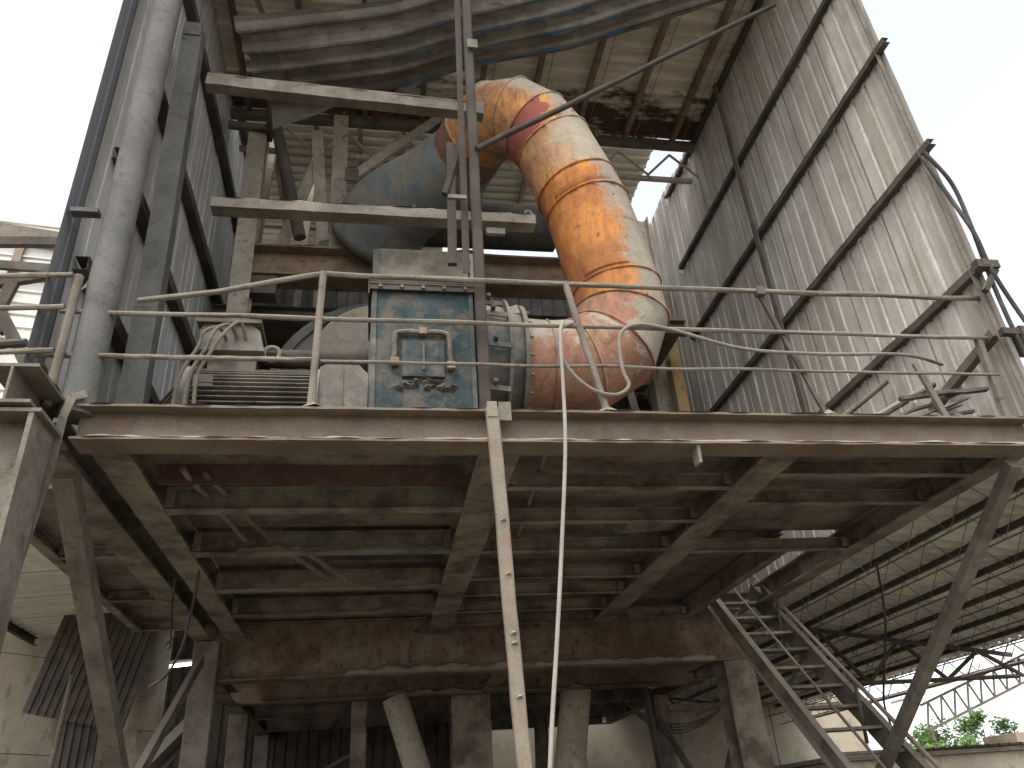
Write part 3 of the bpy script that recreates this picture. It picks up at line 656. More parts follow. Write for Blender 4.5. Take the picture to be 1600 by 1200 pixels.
obj('gusset', B().add([(-.95, 8.96, 8.75), (-.35, 8.96, 8.75), (-.52, 8.96, 9.02), (-.72, 8.96, 9.0), (-.86, 8.96, 8.95)], [(4,3,2,1,0)]), 'steel', sf)
obj('gusset', B().box(-.56, -.36, 8.94, 8.96, 10.12, 10.36), 'steel', sf)
obj('side_column', B().bar((-1.80, 8.9, ZT), (-1.84, 8.9, 10.75), I(.26, .24, .02, .014), (0,1,0), seg=14, jit=.006), 'pale_steel', sf)
obj('pivot_bracket', B().tube([(-2.3, 8.9, 11.05), (-1.55, 8.9, 11.0)], .07, 12), 'steel', sf, smooth=True)
obj('pivot_bracket', B().box(-1.74, -1.66, 8.78, 9.0, 10.85, 11.3), 'steel_dark', sf)
obj('low_bracket', B().box(-1.72, -1.38, 8.86, 9.1, 7.95, 8.24), 'steel', sf)
solo('leaning_pipe', B().tube(line((-1.62, 8.4, 11.0), (-1.10, 8.7, 8.78), 6), .085, 14), 'steel_dark', 'dark round pipe leaning behind the lower channel, under the buckled sheet', 'pipe', smooth=True)
for i, (xa, ya, za, xb, yb, zb_, w_) in enumerate(((-1.95, 9.8, 8.0, -1.75, 9.8, 12.2, .12), (-1.3, 10.4, 8.2, -1.15, 10.4, 12.3, .10), (-1.05, 11.2, 8.3, -1.0, 11.2, 12.3, .14), (-.8, 12.4, 8.4, -.8, 12.4, 12.4, .16))):
    lab = ('narrow grey upright between the shaded wall and the side column', 'thin grey upright behind the leaning pipe', 'rusty upright behind the slanting flat legs', 'farthest upright standing under the far pale roof')[i]
    solo('upright', B().bar((xa, ya, za), (xb, yb, zb_), I(w_, w_, .012, .01), (0,1,0)), ('pale_steel', 'pale_steel', 'steel_rusty', 'pale_steel')[i], lab, 'post')
dk = thing('upper_landing', 'dark steel landing behind the blower closing the view under the far roof', 'landing', (1.5, 11.5, 8))
obj('deck_plate', B().box(-2.3, 4.6, 9.5, 11.58, 8.05, 8.09), 'plate', dk)
obj('edge_channel', B().bar((-2.3, 9.45, 8.0), (4.6, 9.45, 8.0), Cc(.1, .24, .01)), 'steel', dk)
obj('edge_channel', B().bar((.9, 10.6, 9.5), (4.2, 10.6, 9.4), Cc(.1, .2, .01)), 'steel_rusty', dk)
pt = thing('partition', 'dark ribbed sheet partition added behind the blower to darken the gap under the landing', 'partition', (1, 11.6, ZT))  # added so that the gap above the fan casing stays dark
for k in range(9): obj('sheet', corrugated(B(), (0,0,1), (1,0,0), (-2.3+.875*k, 11.6+.004*(k % 2), ZT+.02), 6.1, .9, .22, .06, .035, out=(0,1,0)), 'shade_dark', pt)
wd = thing('white_drum', 'small white drum with a dark rim standing behind the fan hood', 'drum', (1.1, 8.2, 6.5))
obj('shell', B().tube([(1.10, 8.3, 6.45), (1.10, 8.3, 8.16)], .238, 24), 'white_drum', wd, smooth=True)
obj('rim', B().tube([(1.10+.25*math.cos(i*.3), 8.3+.25*math.sin(i*.3), 8.16) for i in range(22)], .022, 8), 'steel_dark', wd)

# ================================================================ BIG FAN CASING
fc = thing('fan_casing', 'big round fan casing behind the motor, shaded part coloured dark and lit inner drum coloured pale', 'fan casing', (.1, 8.1, ZT))
CX, CY, CZ = .02, 8.0, 5.95
obj('shell', B().tube([(CX, 8.0, CZ), (CX, 8.04, CZ), (CX, 8.7, CZ)], [1.22, 1.25, 1.25], 48), 'shade_dark', fc, smooth=True)  # shaded part of the casing, modelled as a darker shell
obj('inner_drum', B().tube([(CX, 7.2, CZ), (CX, 7.24, CZ), (CX, 8.05, CZ)], [.70, .73, .73], 48), 'lit_drum', fc, smooth=True)  # lit area built as a paler drum; its outline stands for a shadow edge
obj('rim', ring((CX, 7.99, CZ), (0,1,0), 1.16, 1.27, .05, 48), 'shade_dark', fc)
obj('base', B().box(CX-.9, CX+.9, 7.4, 8.6, ZT, 5.0), 'shade_dark', fc)

# ================================================================ FAN HOUSING
fh = thing('fan_housing', 'blue dust-caked fan housing box with hatch and sloping hood', 'fan housing', (.38, 6.3, ZT))
x0, x1_, yf, yb_ = -.06, .84, 6.0, 6.75
b = B(); b.bar(((x0+x1_)/2, (yf+yb_)/2, ZT+.02), ((x0+x1_)/2, (yf+yb_)/2, 6.02), Rb(x1_-x0, yb_-yf, .02), (0,1,0)); obj('body', b, 'blue_paint', fh)
for xx in (x0-.012, x1_-.028): obj('corner_angle', B().box(xx, xx+.04, yf-.018, yf-.002, ZT+.02, 6.0), 'blue_side', fh)
obj('side_panel', B().box(x0-.022, x0-.003, yf+.01, yb_, ZT+.05, 5.98), 'blue_side', fh)
# hood with chamfered shoulders
hw = [(x0-.01, 6.06), (x1_+.01, 6.06), (x1_+.01, 6.36), (x1_-.06, 6.46), (x0+.04, 6.46), (x0-.01, 6.40)]
b = B(); nn = len(hw); b.add([(x, yf-.012, z) for x, z in hw]+[(x, yb_, z+.03) for x, z in hw], [tuple(range(nn)), tuple(range(2*nn-1, nn-1, -1))]+[((i+1) % nn, i, nn+i, nn+(i+1) % nn) for i in range(nn)])
hd = obj('hood', b, 'hood_paint', fh)
obj('edge_strip', B().box(x0-.014, x0+.05, yf-.022, yf-.014, 6.08, 6.44), 'blue_side', hd)
fg = obj('flange', B().box(x0-.05, x1_+.05, yf-.06, yb_+.03, 6.015, 6.035).box(x0-.05, x1_+.05, yf-.06, yb_+.03, 6.04, 6.058).box(x0-.05, x0-.036, yf-.058, yb_, 5.9, 6.014).box(x1_+.036, x1_+.05, yf-.058, yb_, 5.86, 6.014).box(x0-.035, x1_+.035, yf-.05, yf-.036, 5.96, 6.014), 'steel_dark', fh)
for i in range(5):
    xb = x0+.06+i*(x1_-x0-.12)/4
    obj('bolt', B().bar((xb, yf-.075, 5.985), (xb, yf-.05, 5.985), [(math.cos(t*1.047)*.018, math.sin(t*1.047)*.018) for t in range(6)]), 'steel', fg)
d = B(); dust_ridge(d, x0-.04, x1_+.04, yf-.06, yf-.012, 6.059, .035, seed=140); obj('dust_crust', d, 'dust', fh, smooth=True, kind='stuff')
# hatch
ht = obj('hatch', B().box(.20, .57, yf-.035, yf-.003, 5.05, 5.42), 'blue_paint', fh)
obj('handle', B().box(.375, .395, yf-.075, yf-.055, 5.10, 5.38).box(.378, .392, yf-.056, yf-.035, 5.12, 5.14).box(.378, .392, yf-.056, yf-.035, 5.34, 5.36), 'blue_side', ht)
hf = obj('hatch_frame', B().tube(spline([(.13, yf-.03, 5.2), (.135, yf-.035, 5.42), (.17, yf-.035, 5.5), (.38, yf-.04, 5.505), (.58, yf-.035, 5.5), (.62, yf-.035, 5.42), (.63, yf-.03, 5.2)], 5), .024, 8, jit=.3), 'hood_paint', fh, smooth=True)
for cx, cz in ((.135, 5.19), (.628, 5.16), (.385, 5.51)): obj('lug', B().box(cx-.035, cx+.035, yf-.07, yf-.02, cz-.035, cz+.03), 'steel_rusty', hf)
b = B()
for i in range(34):    # lumps of caked dust under the hatch
    cx = .14+.5*random.random(); cz = 4.92+.13*(1-abs(cx-.39)/.3)*random.random()+.02; r_ = .018+.03*random.random()
    vs = []; 
    for q in range(8):
        t = q/8*6.283; vs.append((cx+math.cos(t)*r_*(.7+.6*random.random()), yf-.004, cz+math.sin(t)*r_*(.6+.5*random.random())))
    vs.append((cx, yf-.03-.03*random.random(), cz)); b.add(vs, [(q, (q+1) % 8, 8) for q in range(8)])
obj('caked_dust', b, 'steel_dark', fh, kind='stuff')
# round collar between the box and the duct
ZC = 5.47; YC = 6.5
cl = thing('fan_collar', 'round bolted steel collar joining the blue housing to the duct', 'collar', (1.05, YC, ZT))
obj('shell', B().tube([(.87, YC, ZC), (.88, YC, ZC), (1.30, YC, ZC), (1.31, YC, ZC)], [.60, .62, .56, .55], 44), 'blue_side', cl, smooth=True)
obj('flange', ring((.90, YC, ZC), (1,0,0), .56, .69, .03), 'steel', cl)
obj('flange', ring((1.17, YC, ZC), (1,0,0), .50, .66, .025), 'steel', cl); fl2 = obj('flange', ring((1.33, YC, ZC), (1,0,0), .42, .61, .04), 'steel', cl)
for i in range(20):
    t = i/20*6.283; c_ = Vector((1.36, YC+.57*math.cos(t), ZC+.57*math.sin(t)))
    obj('bolt', B().bar(c_, c_+Vector((.03,0,0)), [(math.cos(q*1.047)*.016, math.sin(q*1.047)*.016) for q in range(6)]), 'steel', cl)
for t in (2.2, 2.75, 3.3, 3.9):
    c_ = Vector((1.02, YC+.66*math.cos(t), ZC+.66*math.sin(t)))
    obj('latch', B().bar(c_-Vector((.06,0,.03)), c_+Vector((.14,0,-.05)), Rp(.05, .02), (0,-1,0)), 'blue_side', cl)
    obj('latch', B().tube([c_, c_+Vector((0, -.07, .01))], .022, 8), 'steel_dark', cl)
d = B(); vs = []; fs = []
for i in range(21):
    for j in range(9):
        a_ = R(35+110*j/8); x = .90+.42*i/20; r_ = .60+.035*noise.noise((x*9, a_*5, 0))+.015*math.sin(math.pi*j/8)
        if j in (0, 8): r_ = .57
        vs.append((x, YC-r_*math.cos(a_), ZC+r_*math.sin(a_)))
for i in range(20):
    for j in range(8): a = i*9+j; fs.append((a, a+1, a+10, a+9))
obj('dust_crust', d.add(vs, fs), 'dust', cl, smooth=True, kind='stuff')

# ================================================================ DUCT
du = thing('orange_duct', 'thick rust-orange duct bending up from the fan and over to the blue cone', 'duct', (1.4, YC, ZT))
rings = [  # centre of each mitred joint, radius
    ((1.34, YC, ZC), .50, None), ((1.62, YC, ZC), .475, 'duct_pink'), ((1.98, YC, 5.50), .475, 'duct_pink'), ((2.31, YC, 5.72), .475, 'duct_pink'),
    ((2.47, YC, 6.10), .475, 'duct_pink'), ((2.46, YC, 6.42), .475, 'duct_orange'), ((2.28, YC, 7.55), .47, 'duct_orange'), ((2.19, YC, 7.86), .47, 'duct_orange'),
    ((1.98, YC, 8.50), .46, 'duct_cream'), ((1.80, YC+.02, 8.82), .46, 'duct_red'), ((1.58, YC+.10, 9.06), .46, 'duct_scale'), ((1.36, YC+.26, 9.18), .46, 'duct_scale'), ((1.18, YC+.55, 9.24), .46, 'duct_scale'), ((1.05, YC+.95, 9.24), .46, 'duct_brown')]
def duct_ring(c, d, r, n=48, ref=Vector((0,1,0)), wob_=0, seed=0):
    d = d.normalized(); u = ref-d*ref.dot(d)
    if u.length < .2: u = Vector((0,0,1))-d*d.z
    u.normalize(); w = d.cross(u); out = []
    for i in range(n):
        t = 2*math.pi*i/n; rr_ = r*(1+wob_*noise.noise((math.cos(t)*1.5, math.sin(t)*1.5, seed)))
        out.append(c+(u*math.cos(t)+w*math.sin(t))*rr_)
    return out
cs = [Vector(r_[0]) for r_ in rings]; RN = []
refu = None
for i, (c, r_, m_) in enumerate(rings):
    a = (cs[i]-cs[i-1]).normalized() if i else (cs[1]-cs[0]).normalized()
    e = (cs[i+1]-cs[i]).normalized() if i < len(rings)-1 else a
    dd = (a+e).normalized()
    if refu is None: refu = Vector((0,1,0))
    refu = (refu-dd*refu.dot(dd)).normalized()
    st_ = 1/max(.6, dd.dot(a)); w = dd.cross(refu)
    bend_dir = (e-a); bend_dir = bend_dir-dd*bend_dir.dot(dd)
    pts = []
    for k in range(48):
        t = 2*math.pi*k/48; o_ = (refu*math.cos(t)+w*math.sin(t))*r_*(1+.012*noise.noise((math.cos(t)*2, math.sin(t)*2, i)))
        if bend_dir.length > 1e-3:
            bd = bend_dir.normalized(); o_ = o_+bd*(o_.dot(bd)*(st_-1))
        pts.append(Vector(c)+o_)
    RN.append(pts)
for i in range(1, len(rings)):
    b = B(); m = 6; vs = []; fs = []
    for k in range(m+1):
        q = .004+.992*k/m
        for a, c in zip(RN[i-1], RN[i]):
            v = a.lerp(c, q); cc = cs[i-1].lerp(cs[i], q); o_ = v-cc
            vs.append(cc+o_*(1+.010*noise.noise(v*3)+.004*noise.noise(v*14)))
    for k in range(m):
        for j in range(48): fs.append((k*48+j, k*48+(j+1) % 48, (k+1)*48+(j+1) % 48, (k+1)*48+j))
    obj('duct_section', b.add(vs, fs), rings[i][2], du, smooth=True)
    if i < len(rings)-1:
        b = B(); ps = RN[i]; cc = cs[i]
        pts = [cc+(p-cc)*(1.006+.012*random.random()) for p in ps]
        b.tube(pts+[pts[0]], [.011*(.6+.9*random.random()) for _ in range(49)], 6, cap=False)
        obj('weld_seam', b, rings[i][2], du, smooth=True)
# welded patch plates
def patch(i, q0, q1, t0, t1, mat, off=.012):
    b = B(); vs = []; fs = []; n_, m_ = 10, 6
    for k in range(m_+1):
        q = q0+(q1-q0)*k/m_
        for j in range(n_+1):
            t = (t0+(t1-t0)*j/n_) % 48; j0 = int(t) % 48; f_ = t-int(t)
            a = RN[i-1][j0].lerp(RN[i-1][(j0+1) % 48], f_); c = RN[i][j0].lerp(RN[i][(j0+1) % 48], f_)
            cc = cs[i-1].lerp(cs[i], q); v = a.lerp(c, q)
            e_ = -.01 if (k in (0, m_) or j in (0, n_)) else off
            vs.append(cc+(v-cc).normalized()*((v-cc).length+e_))
    for k in range(m_):
        for j in range(n_): a = k*(n_+1)+j; fs.append((a, a+1, a+n_+2, a+n_+1))
    return obj('patch_plate', b.add(vs, fs), mat, du, smooth=True)
# find which ring index faces the camera (towards -Y)
j0 = min(range(48), key=lambda k: RN[6][k].y)
patch(7, .06, .95, j0-9, j0+4, 'duct_orange', .02); patch(6, .02, .16, j0-8, j0+1, 'duct_orange', .02)
patch(6, .55, .72, j0+2, j0+7, 'duct_orange', .012); patch(3, .1, .95, j0-5, j0+2, 'duct_pink', .012)
b = B()
for i in range(40):     # ragged weld lumps
    ii = random.choice((6, 7, 8, 9, 5)); k_ = random.randrange(j0-12, j0+12) % 48; q = random.choice((.02, .98, random.random()))
    v = RN[ii-1][k_].lerp(RN[ii][k_], q); r_ = .012+.014*random.random()
    b.add([v+Vector((r_*random.uniform(-1,1), -.004-r_*random.random(), r_*random.uniform(-1,1))) for _ in range(6)], [(0,1,2),(0,2,3),(0,3,4),(1,2,5),(2,3,5)])
obj('weld_lumps', b, 'duct_brown', du, kind='stuff')
bc = thing('blue_cone', 'pale blue dusty duct cone behind the lower channel', 'duct cone', (.2, 8.5, 8.6))
pts = spline([(1.05, 7.47, 9.24), (.66, 8.0, 9.22), (.2, 8.5, 9.2), (-.05, 8.85, 9.08), (-.22, 9.1, 8.92)], 6)
rs = [.47+.16*min(1, i/14) for i in range(len(pts))]; rs[-1] = .42; rs[-2] = .55; rs[-3] = .6
obj('shell', B().tube(pts, rs, 44, jit=.008), 'blue_duct', bc, smooth=True)
obj('cross_duct', B().tube(line((.15, 8.75, 9.2), (2.5, 8.75, 9.22), 6), .34, 32, jit=.01), 'shade_dark', bc, smooth=True, label='cross duct behind the orange bend, coloured dark for its shade')  # shaded underside beside the cone, shade put into the duct colour
obj('lug', B().box(.38, .42, 7.7, 7.9, 8.35, 8.6), 'steel', bc)
solo('base_pipe', B().tube([(2.35, 7.2, 4.4), (3.1, 7.4, 4.5)], .36, 30), 'blue_side', 'bluish pipe stub lying low behind the duct elbow', 'pipe', smooth=True)
solo('base_ring', ring((2.5, 6.6, 4.42), (.3, 0, 1), .30, .40, .05), 'steel', 'round steel ring lying under the duct elbow', 'ring')
solo('brace', B().bar((3.35, 8.2, ZT), (3.15, 8.5, 6.9), Lp(.1, .1, .012)), 'steel', 'rusty angle brace behind the duct elbow by the yellow post', 'brace')

# ================================================================ MOTOR
mo = thing('electric_motor', 'finned dusty electric motor with terminal box and cables', 'motor', (-1.05, 6.35, ZT))
MX0, MX1, MY, MZ, MR = -1.58, -.56, 6.35, 4.86, .34
obj('body', B().tube([(MX0+.04, MY, MZ), (MX1, MY, MZ)], MR, 40), 'motor_gap', mo, smooth=True)
for k in range(44):
    t = R(-75+300*k/43); u = Vector((0, -math.cos(t), math.sin(t))); c_ = Vector((0, MY, MZ))
    a = c_+u*(MR-.01); 
    if u.z < -.75: continue
    obj('cooling_fin', B().bar((MX0+.06, a.y, a.z), (MX1-.02, a.y, a.z), [(-.0045, 0), (.0045, 0), (.0035, .055), (-.0035, .055)], tuple(u)), 'motor', mo)
obj('end_shield', B().tube([(MX0-.06, MY, MZ), (MX0-.04, MY, MZ), (MX0+.05, MY, MZ)], [.36, .40, .40], 40), 'motor', mo, smooth=True)
obj('end_shield', B().tube([(MX1-.02, MY, MZ), (MX1+.06, MY, MZ)], .40, 40), 'motor', mo, smooth=True)
for k in range(9):
    t = R(100+k*20); 
    obj('shield_rib', B().bar((MX0-.055, MY-.1*math.cos(t), MZ+.1*math.sin(t)), (MX0-.055, MY-.36*math.cos(t), MZ+.36*math.sin(t)), Rp(.02, .03), (1,0,0)), 'motor', mo)
tb = [(-1.52, 5.30), (-.98, 5.30), (-1.03, 5.50), (-1.10, 5.56), (-1.50, 5.56), (-1.53, 5.5)]
b = B(); nn = len(tb); b.add([(x, 6.02, z) for x, z in tb]+[(x, 6.5, z) for x, z in tb], [tuple(range(nn)), tuple(range(2*nn-1, nn-1, -1))]+[((i+1) % nn, i, nn+i, nn+(i+1) % nn) for i in range(nn)])
tbo = obj('terminal_box', b, 'motor', mo)
obj('lid', B().box(-1.56, -1.02, 5.98, 6.54, 5.562, 5.60), 'steel', tbo)
d = B(); dust_ridge(d, -1.55, -1.03, 5.99, 6.5, 5.60, .03, seed=160); obj('dust_crust', d, 'dust', tbo, smooth=True, kind='stuff')
obj('box_neck', B().box(-1.45, -1.05, 6.1, 6.5, 5.12, 5.30), 'motor', mo)
for x, y_, s_ in ((-.93, 6.12, .07), (-.40, 6.25, .055), (-.95, 6.55, .05)):
    obj('lifting_eye', B().tube([(x+s_*math.cos(i*.45), y_, 5.26+s_+s_*math.sin(i*.45)) for i in range(15)], .022, 8), 'motor', mo, smooth=True)
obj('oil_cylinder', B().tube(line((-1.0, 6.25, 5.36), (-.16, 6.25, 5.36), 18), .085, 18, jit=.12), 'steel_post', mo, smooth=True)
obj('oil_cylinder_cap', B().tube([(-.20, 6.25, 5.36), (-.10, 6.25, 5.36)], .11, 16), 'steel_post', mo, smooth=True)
for x in (-1.4, -.75): obj('foot', B().box(x-.1, x+.1, 5.98, 6.72, ZT+.01, 4.55), 'motor', mo)
obj('name_plate', B().box(-1.52, -1.36, 5.985, 5.998, 4.93, 5.03), 'steel', mo)
obj('anchor_bolt', B().tube([(-.70, 5.3, ZT), (-.70, 5.3, ZT+.12)], .03, 10), 'steel', mo)
for k in range(3):
    x = -1.42+.085*k+.02*math.sin(k*3)
    solo('power_cable', B().tube(spline([(x+.12, 6.03, 5.40+.02*(k % 2)), (x+.07, 5.9, 5.45+.03*k), (x-.03, 5.84, 5.36+.03*(k % 2)), (x-.06-.02*k, 5.83, 5.2), (x-.17-.015*k, 5.86, 4.95), (x-.20, 5.9, 4.6), (x-.2, 6.0, ZT+.02)], 6), .016, 8), 'rail', 'dusty power cable curving down from the motor terminal box', 'cable', 'cables on the motor terminal box', smooth=True)
for k in range(6):
    solo('flat_cable', B().bar((-1.55, 6.3, 5.36-.055*k), (-2.15, 6.9, 5.02-.06*k), Rp(.022, .02)), 'hose', 'straight cable fanning from the motor towards the shaded wall', 'cable', 'cables fanning to the wall')
gd = thing('coupling_guard', 'dusty sheet-metal coupling guard between motor and blue housing', 'guard', (-.3, 6.2, ZT))
pr = [(-.50, ZT+.02), (-.09, ZT+.02), (-.09, 5.08), (-.17, 5.17), (-.45, 5.17), (-.50, 5.14)]
b = B(); nn = len(pr); b.add([(x, 6.0, z) for x, z in pr]+[(x, 6.6, z) for x, z in pr], [tuple(range(nn)), tuple(range(2*nn-1, nn-1, -1))]+[((i+1) % nn, i, nn+i, nn+(i+1) % nn) for i in range(nn)])
obj('shell', b, 'motor', gd)
obj('seam', B().box(-.31, -.30, 5.985, 5.999, ZT+.03, 5.12), 'motor', gd)
obj('paint_patch', B().box(-.49, -.33, 5.992, 5.999, ZT+.05, 4.62), 'blue_side', gd); obj('paint_patch', B().box(-.26, -.18, 5.992, 5.999, ZT+.05, 4.55), 'blue_side', gd)

# ================================================================ RUBBISH AT THE RIGHT CORNER
for k in range(16):
    a = R(random.uniform(-28, 35)); L_ = random.uniform(.4, .95); x = random.uniform(4.2, 4.75); y_ = random.uniform(5.2, 5.55); z = ZT+.06+.016*k*random.random()
    p0 = Vector((x, y_, z)); p1 = p0+Vector((L_*math.cos(a), .1*random.uniform(-1,1), L_*math.sin(max(a, -.02))*.5))
    if p1.x > 5.2: p1.x = 5.2
    solo('scrap_stick', B().bar(p0, p1, Rp(random.uniform(.02, .06), random.uniform(.012, .03)), seg=4, jit=.02), 'litter', 'loose grey scrap stick in the rubbish pile by the lit wall', 'scrap', 'scrap sticks in the corner pile')
solo('scrap_pipe', B().tube(line((3.85, 5.45, ZT+.02), (5.15, 5.75, 4.95), 8), .035, 10, jit=.1), 'litter', 'long scrap pipe leaning from the deck to the lit wall', 'scrap', smooth=True)
solo('scrap_pipe', B().tube(line((3.6, 6.2, ZT+.02), (5.2, 6.4, 5.35), 8), .03, 10, jit=.1), 'steel_dark', 'dark scrap pipe leaning on the lit wall behind the rubbish', 'scrap', smooth=True)
b = B(); vs = []; fs = []
for i in range(19):
    for j in range(11):
        x = 4.25+.95*i/18; y_ = 5.18+.6*j/10; e = math.sin(math.pi*i/18)*math.sin(math.pi*j/10)
        vs.append((x, y_, ZT+.005+e*(.30+.18*noise.noise((x*7, y_*7, 2))+.06*noise.noise((x*19, y_*19, 5)))))
for i in range(18):
    for j in range(10): a = i*11+j; fs.append((a, a+11, a+12, a+1))
rp = obj('rubbish_heap', b.add(vs, fs), 'litter', smooth=True); rp['label'] = 'low heap of grey rubbish and dust in the railing corner'; rp['category'] = 'rubbish'; rp['kind'] = 'stuff'
# cables running down the outside of the lit wall
for i, (lab, pts) in enumerate((('dark cable sagging down the outer edge of the lit wall', [(5.2, 4.85, 7.05), (5.33, 4.83, 6.65), (5.36, 4.85, 6.2), (5.33, 4.86, 5.6), (5.32, 4.86, 5.1), (5.36, 4.88, 4.6), (5.4, 5, 4.2)]),
        ('second dark cable bowing out beyond the lit wall edge', [(5.15, 4.85, 6.98), (5.24, 4.82, 6.4), (5.30, 4.8, 6.0), (5.33, 4.82, 5.6), (5.45, 4.85, 5.15), (5.62, 4.9, 4.8), (5.8, 5, 4.6)]))):
    solo('wall_cable', B().tube(spline(pts, 7), .019, 8), 'cable_black', lab, 'cable', smooth=True)
wb = thing('cable_bracket', 'steel cable bracket clamped on the outer edge of the lit wall', 'bracket', (5.45, 4.9, 5.5))
obj('arm', B().box(5.2, 5.42, 4.80, 4.88, 5.62, 5.70), 'steel_dark', wb); obj('arm', B().bar((5.2, 4.85, 5.38), (5.4, 4.85, 5.62), Rp(.05, .05)), 'steel_dark', wb)
wb = thing('cable_box', 'dark junction box outside the wall at the railing end', 'box', (5.6, 4.9, 4.8))
obj('case', B().bar((5.36, 4.9, 4.9), (5.68, 4.9, 4.9), Rb(.16, .24)), 'steel_dark', wb); obj('bracket', B().box(5.2, 5.36, 4.84, 4.9, 4.94, 5.0), 'steel_dark', wb)

# ================================================================ STAIR
sr = thing('steel_stair', 'steep steel stair with flat treads and thin red-brown handrail below the platform', 'stair', (5, 8, 0))
T0, T1 = Vector((0, 10.35, 4.22)), Vector((0, 6.35, 0))
def sp_(x, t): p = T0.lerp(T1, t); return Vector((x, p.y, p.z))
XA0, XA1, XB0, XB1 = 4.52, 4.64, 5.20, 5.45
def sx(side, t): return (XA0+(XA1-XA0)*t*1.8) if side == 0 else (XB0+(XB1-XB0)*t*1.6)
obj('stringer', B().bar(sp_(sx(0,0), 0), sp_(sx(0,1), 1), Cc(.08, .22, .012, 1), seg=14, jit=.006), 'steel_under', sr)
obj('stringer', B().bar(sp_(sx(1,0), 0), sp_(sx(1,1), 1), Cc(.08, .24, .012, -1), seg=14, jit=.006), 'steel', sr)
for k in range(1, 17):
    t = k/17; xa, xb = sx(0,t)+.03, sx(1,t)-.03; p = sp_(0, t)
    obj('tread', B().add([(xa,p.y-.11,p.z),(xb,p.y-.11,p.z),(xb,p.y+.10,p.z),(xa,p.y+.10,p.z),(xa,p.y-.11,p.z+.03),(xb,p.y-.11,p.z+.03),(xb,p.y+.10,p.z+.03),(xa,p.y+.10,p.z+.03)], [(3,2,1,0),(4,5,6,7),(0,1,5,4),(1,2,6,5),(2,3,7,6),(3,0,4,7)]), 'steel_under', sr)
hr = [sp_(sx(1,t)-.12, t)+Vector((0, -.05, .42)) for t in (0, .25, .5, .75, 1)]
obj('handrail', B().tube(hr, .024, 8), 'red_rail', sr, smooth=True)
hr = [sp_(sx(0,t)+.25, t)+Vector((0, 0, .30)) for t in (0, .25, .5, .75, 1)]
obj('handrail', B().tube(hr, .016, 8), 'steel', sr, smooth=True)
for t in (.17, .45, .72): obj('rail_post', B().bar(sp_(sx(1,t)-.12, t)+Vector((0,-.05,.42)), sp_(sx(1,t)-.02, t)+Vector((0, .18, -.2)), Rp(.03, .03), (0,1,0)), 'steel', sr)
obj('top_landing', B().box(4.55, 5.25, 10.36, 10.95, 4.20, 4.23), 'steel', sr)

# ================================================================ RIGHT SHED ROOF
sh = thing('open_shed', 'low open shed with ribbed roof on thin lattice rafters beside the platform', 'shed', (9, 14, 0))
def zs(x): return 4.32-.15*(x-6.5)
y = 4.6; k = 0
while y < 23:
    w = .95; b = B()
    corrugated(b, (math.cos(math.atan(.15)), 0, -math.sin(math.atan(.15))), (0,1,0), (5.62, y, zs(5.62)+.004*(k % 2)), 4.75, w+.03, .26, .08, .075, out=(0,0,-1), seg=2)
    obj('roof_sheet', b, 'shed_sheet', sh); y += w; k += 1
for x in (5.75, 6.35, 7.0, 7.7, 8.4, 9.1, 9.8):
    z = zs(x)-.115
    obj('purlin', B().bar((x, 4.7, z), (x, 23.2, z), Cc(.05, .07, .006)), 'steel_dark', sh)
    obj('lattice_rod', B().tube([(x, 5, z-.42), (x, 23, z-.42)], .010, 5), 'steel', sh)
    b = B(); yy = 5.0; f_ = True
    while yy < 22.8:
        b.tube([(x, yy, z-.04 if f_ else z-.42), (x, yy+.38, z-.42 if f_ else z-.04)], .006, 4); yy += .38; f_ = not f_
    obj('lattice_web', b, 'steel', sh)
for yy in (12.2, 19.6):
    z0, z1 = zs(5.6)-.75, zs(10.4)-.55
    obj('truss_chord', B().tube([(5.6, yy, z1), (10.5, yy, z1)], .035, 8), 'steel_dark', sh)
    obj('truss_chord', B().bar((5.6, yy, zs(5.6)-.2), (10.5, yy, zs(10.5)-.2), Rp(.06, .06)), 'steel_dark', sh)
    x = 5.7; f_ = True
    while x < 10:
        obj('truss_web', B().bar((x, yy, zs(x)-.2 if f_ else z1), (x+.7, yy, z1 if f_ else zs(x+.7)-.2), Rp(.05, .05)), 'steel_dark', sh); x += .7; f_ = not f_
for yy in (22.4,): obj('post', B().tube([(10.3, yy, 0), (10.3, yy, zs(10.3)-.1)], .06, 10), 'steel_dark', sh)
et2 = thing('edge_truss', 'thin lattice truss spanning the open eave of the low shed', 'truss', (10.5, 14, 3.2))
obj('chord', B().tube([(10.45, 8.2, 3.36), (10.45, 22.8, 3.36)], .03, 8), 'steel_rusty', et2); obj('chord', B().tube([(10.45, 8.2, 3.72), (10.45, 22.8, 3.72)], .03, 8), 'steel_rusty', et2)
yy = 8.3; f_ = True
while yy < 22.4:
    obj('web_rod', B().tube([(10.45, yy, 3.36 if f_ else 3.72), (10.45, yy+.42, 3.72 if f_ else 3.36)], .012, 5), 'steel_rusty', et2); yy += .42; f_ = not f_
solo('hanging_wire', B().tube(spline([(6.3, 9.0, 4.2), (6.6, 9.6, 3.6), (7.0, 10.6, 3.0), (7.3, 11.2, 2.75), (7.45, 11.4, 2.45)], 5), .016, 6), 'cable_black', 'dark stiff wire hanging down from the low shed roof', 'wire', smooth=True)

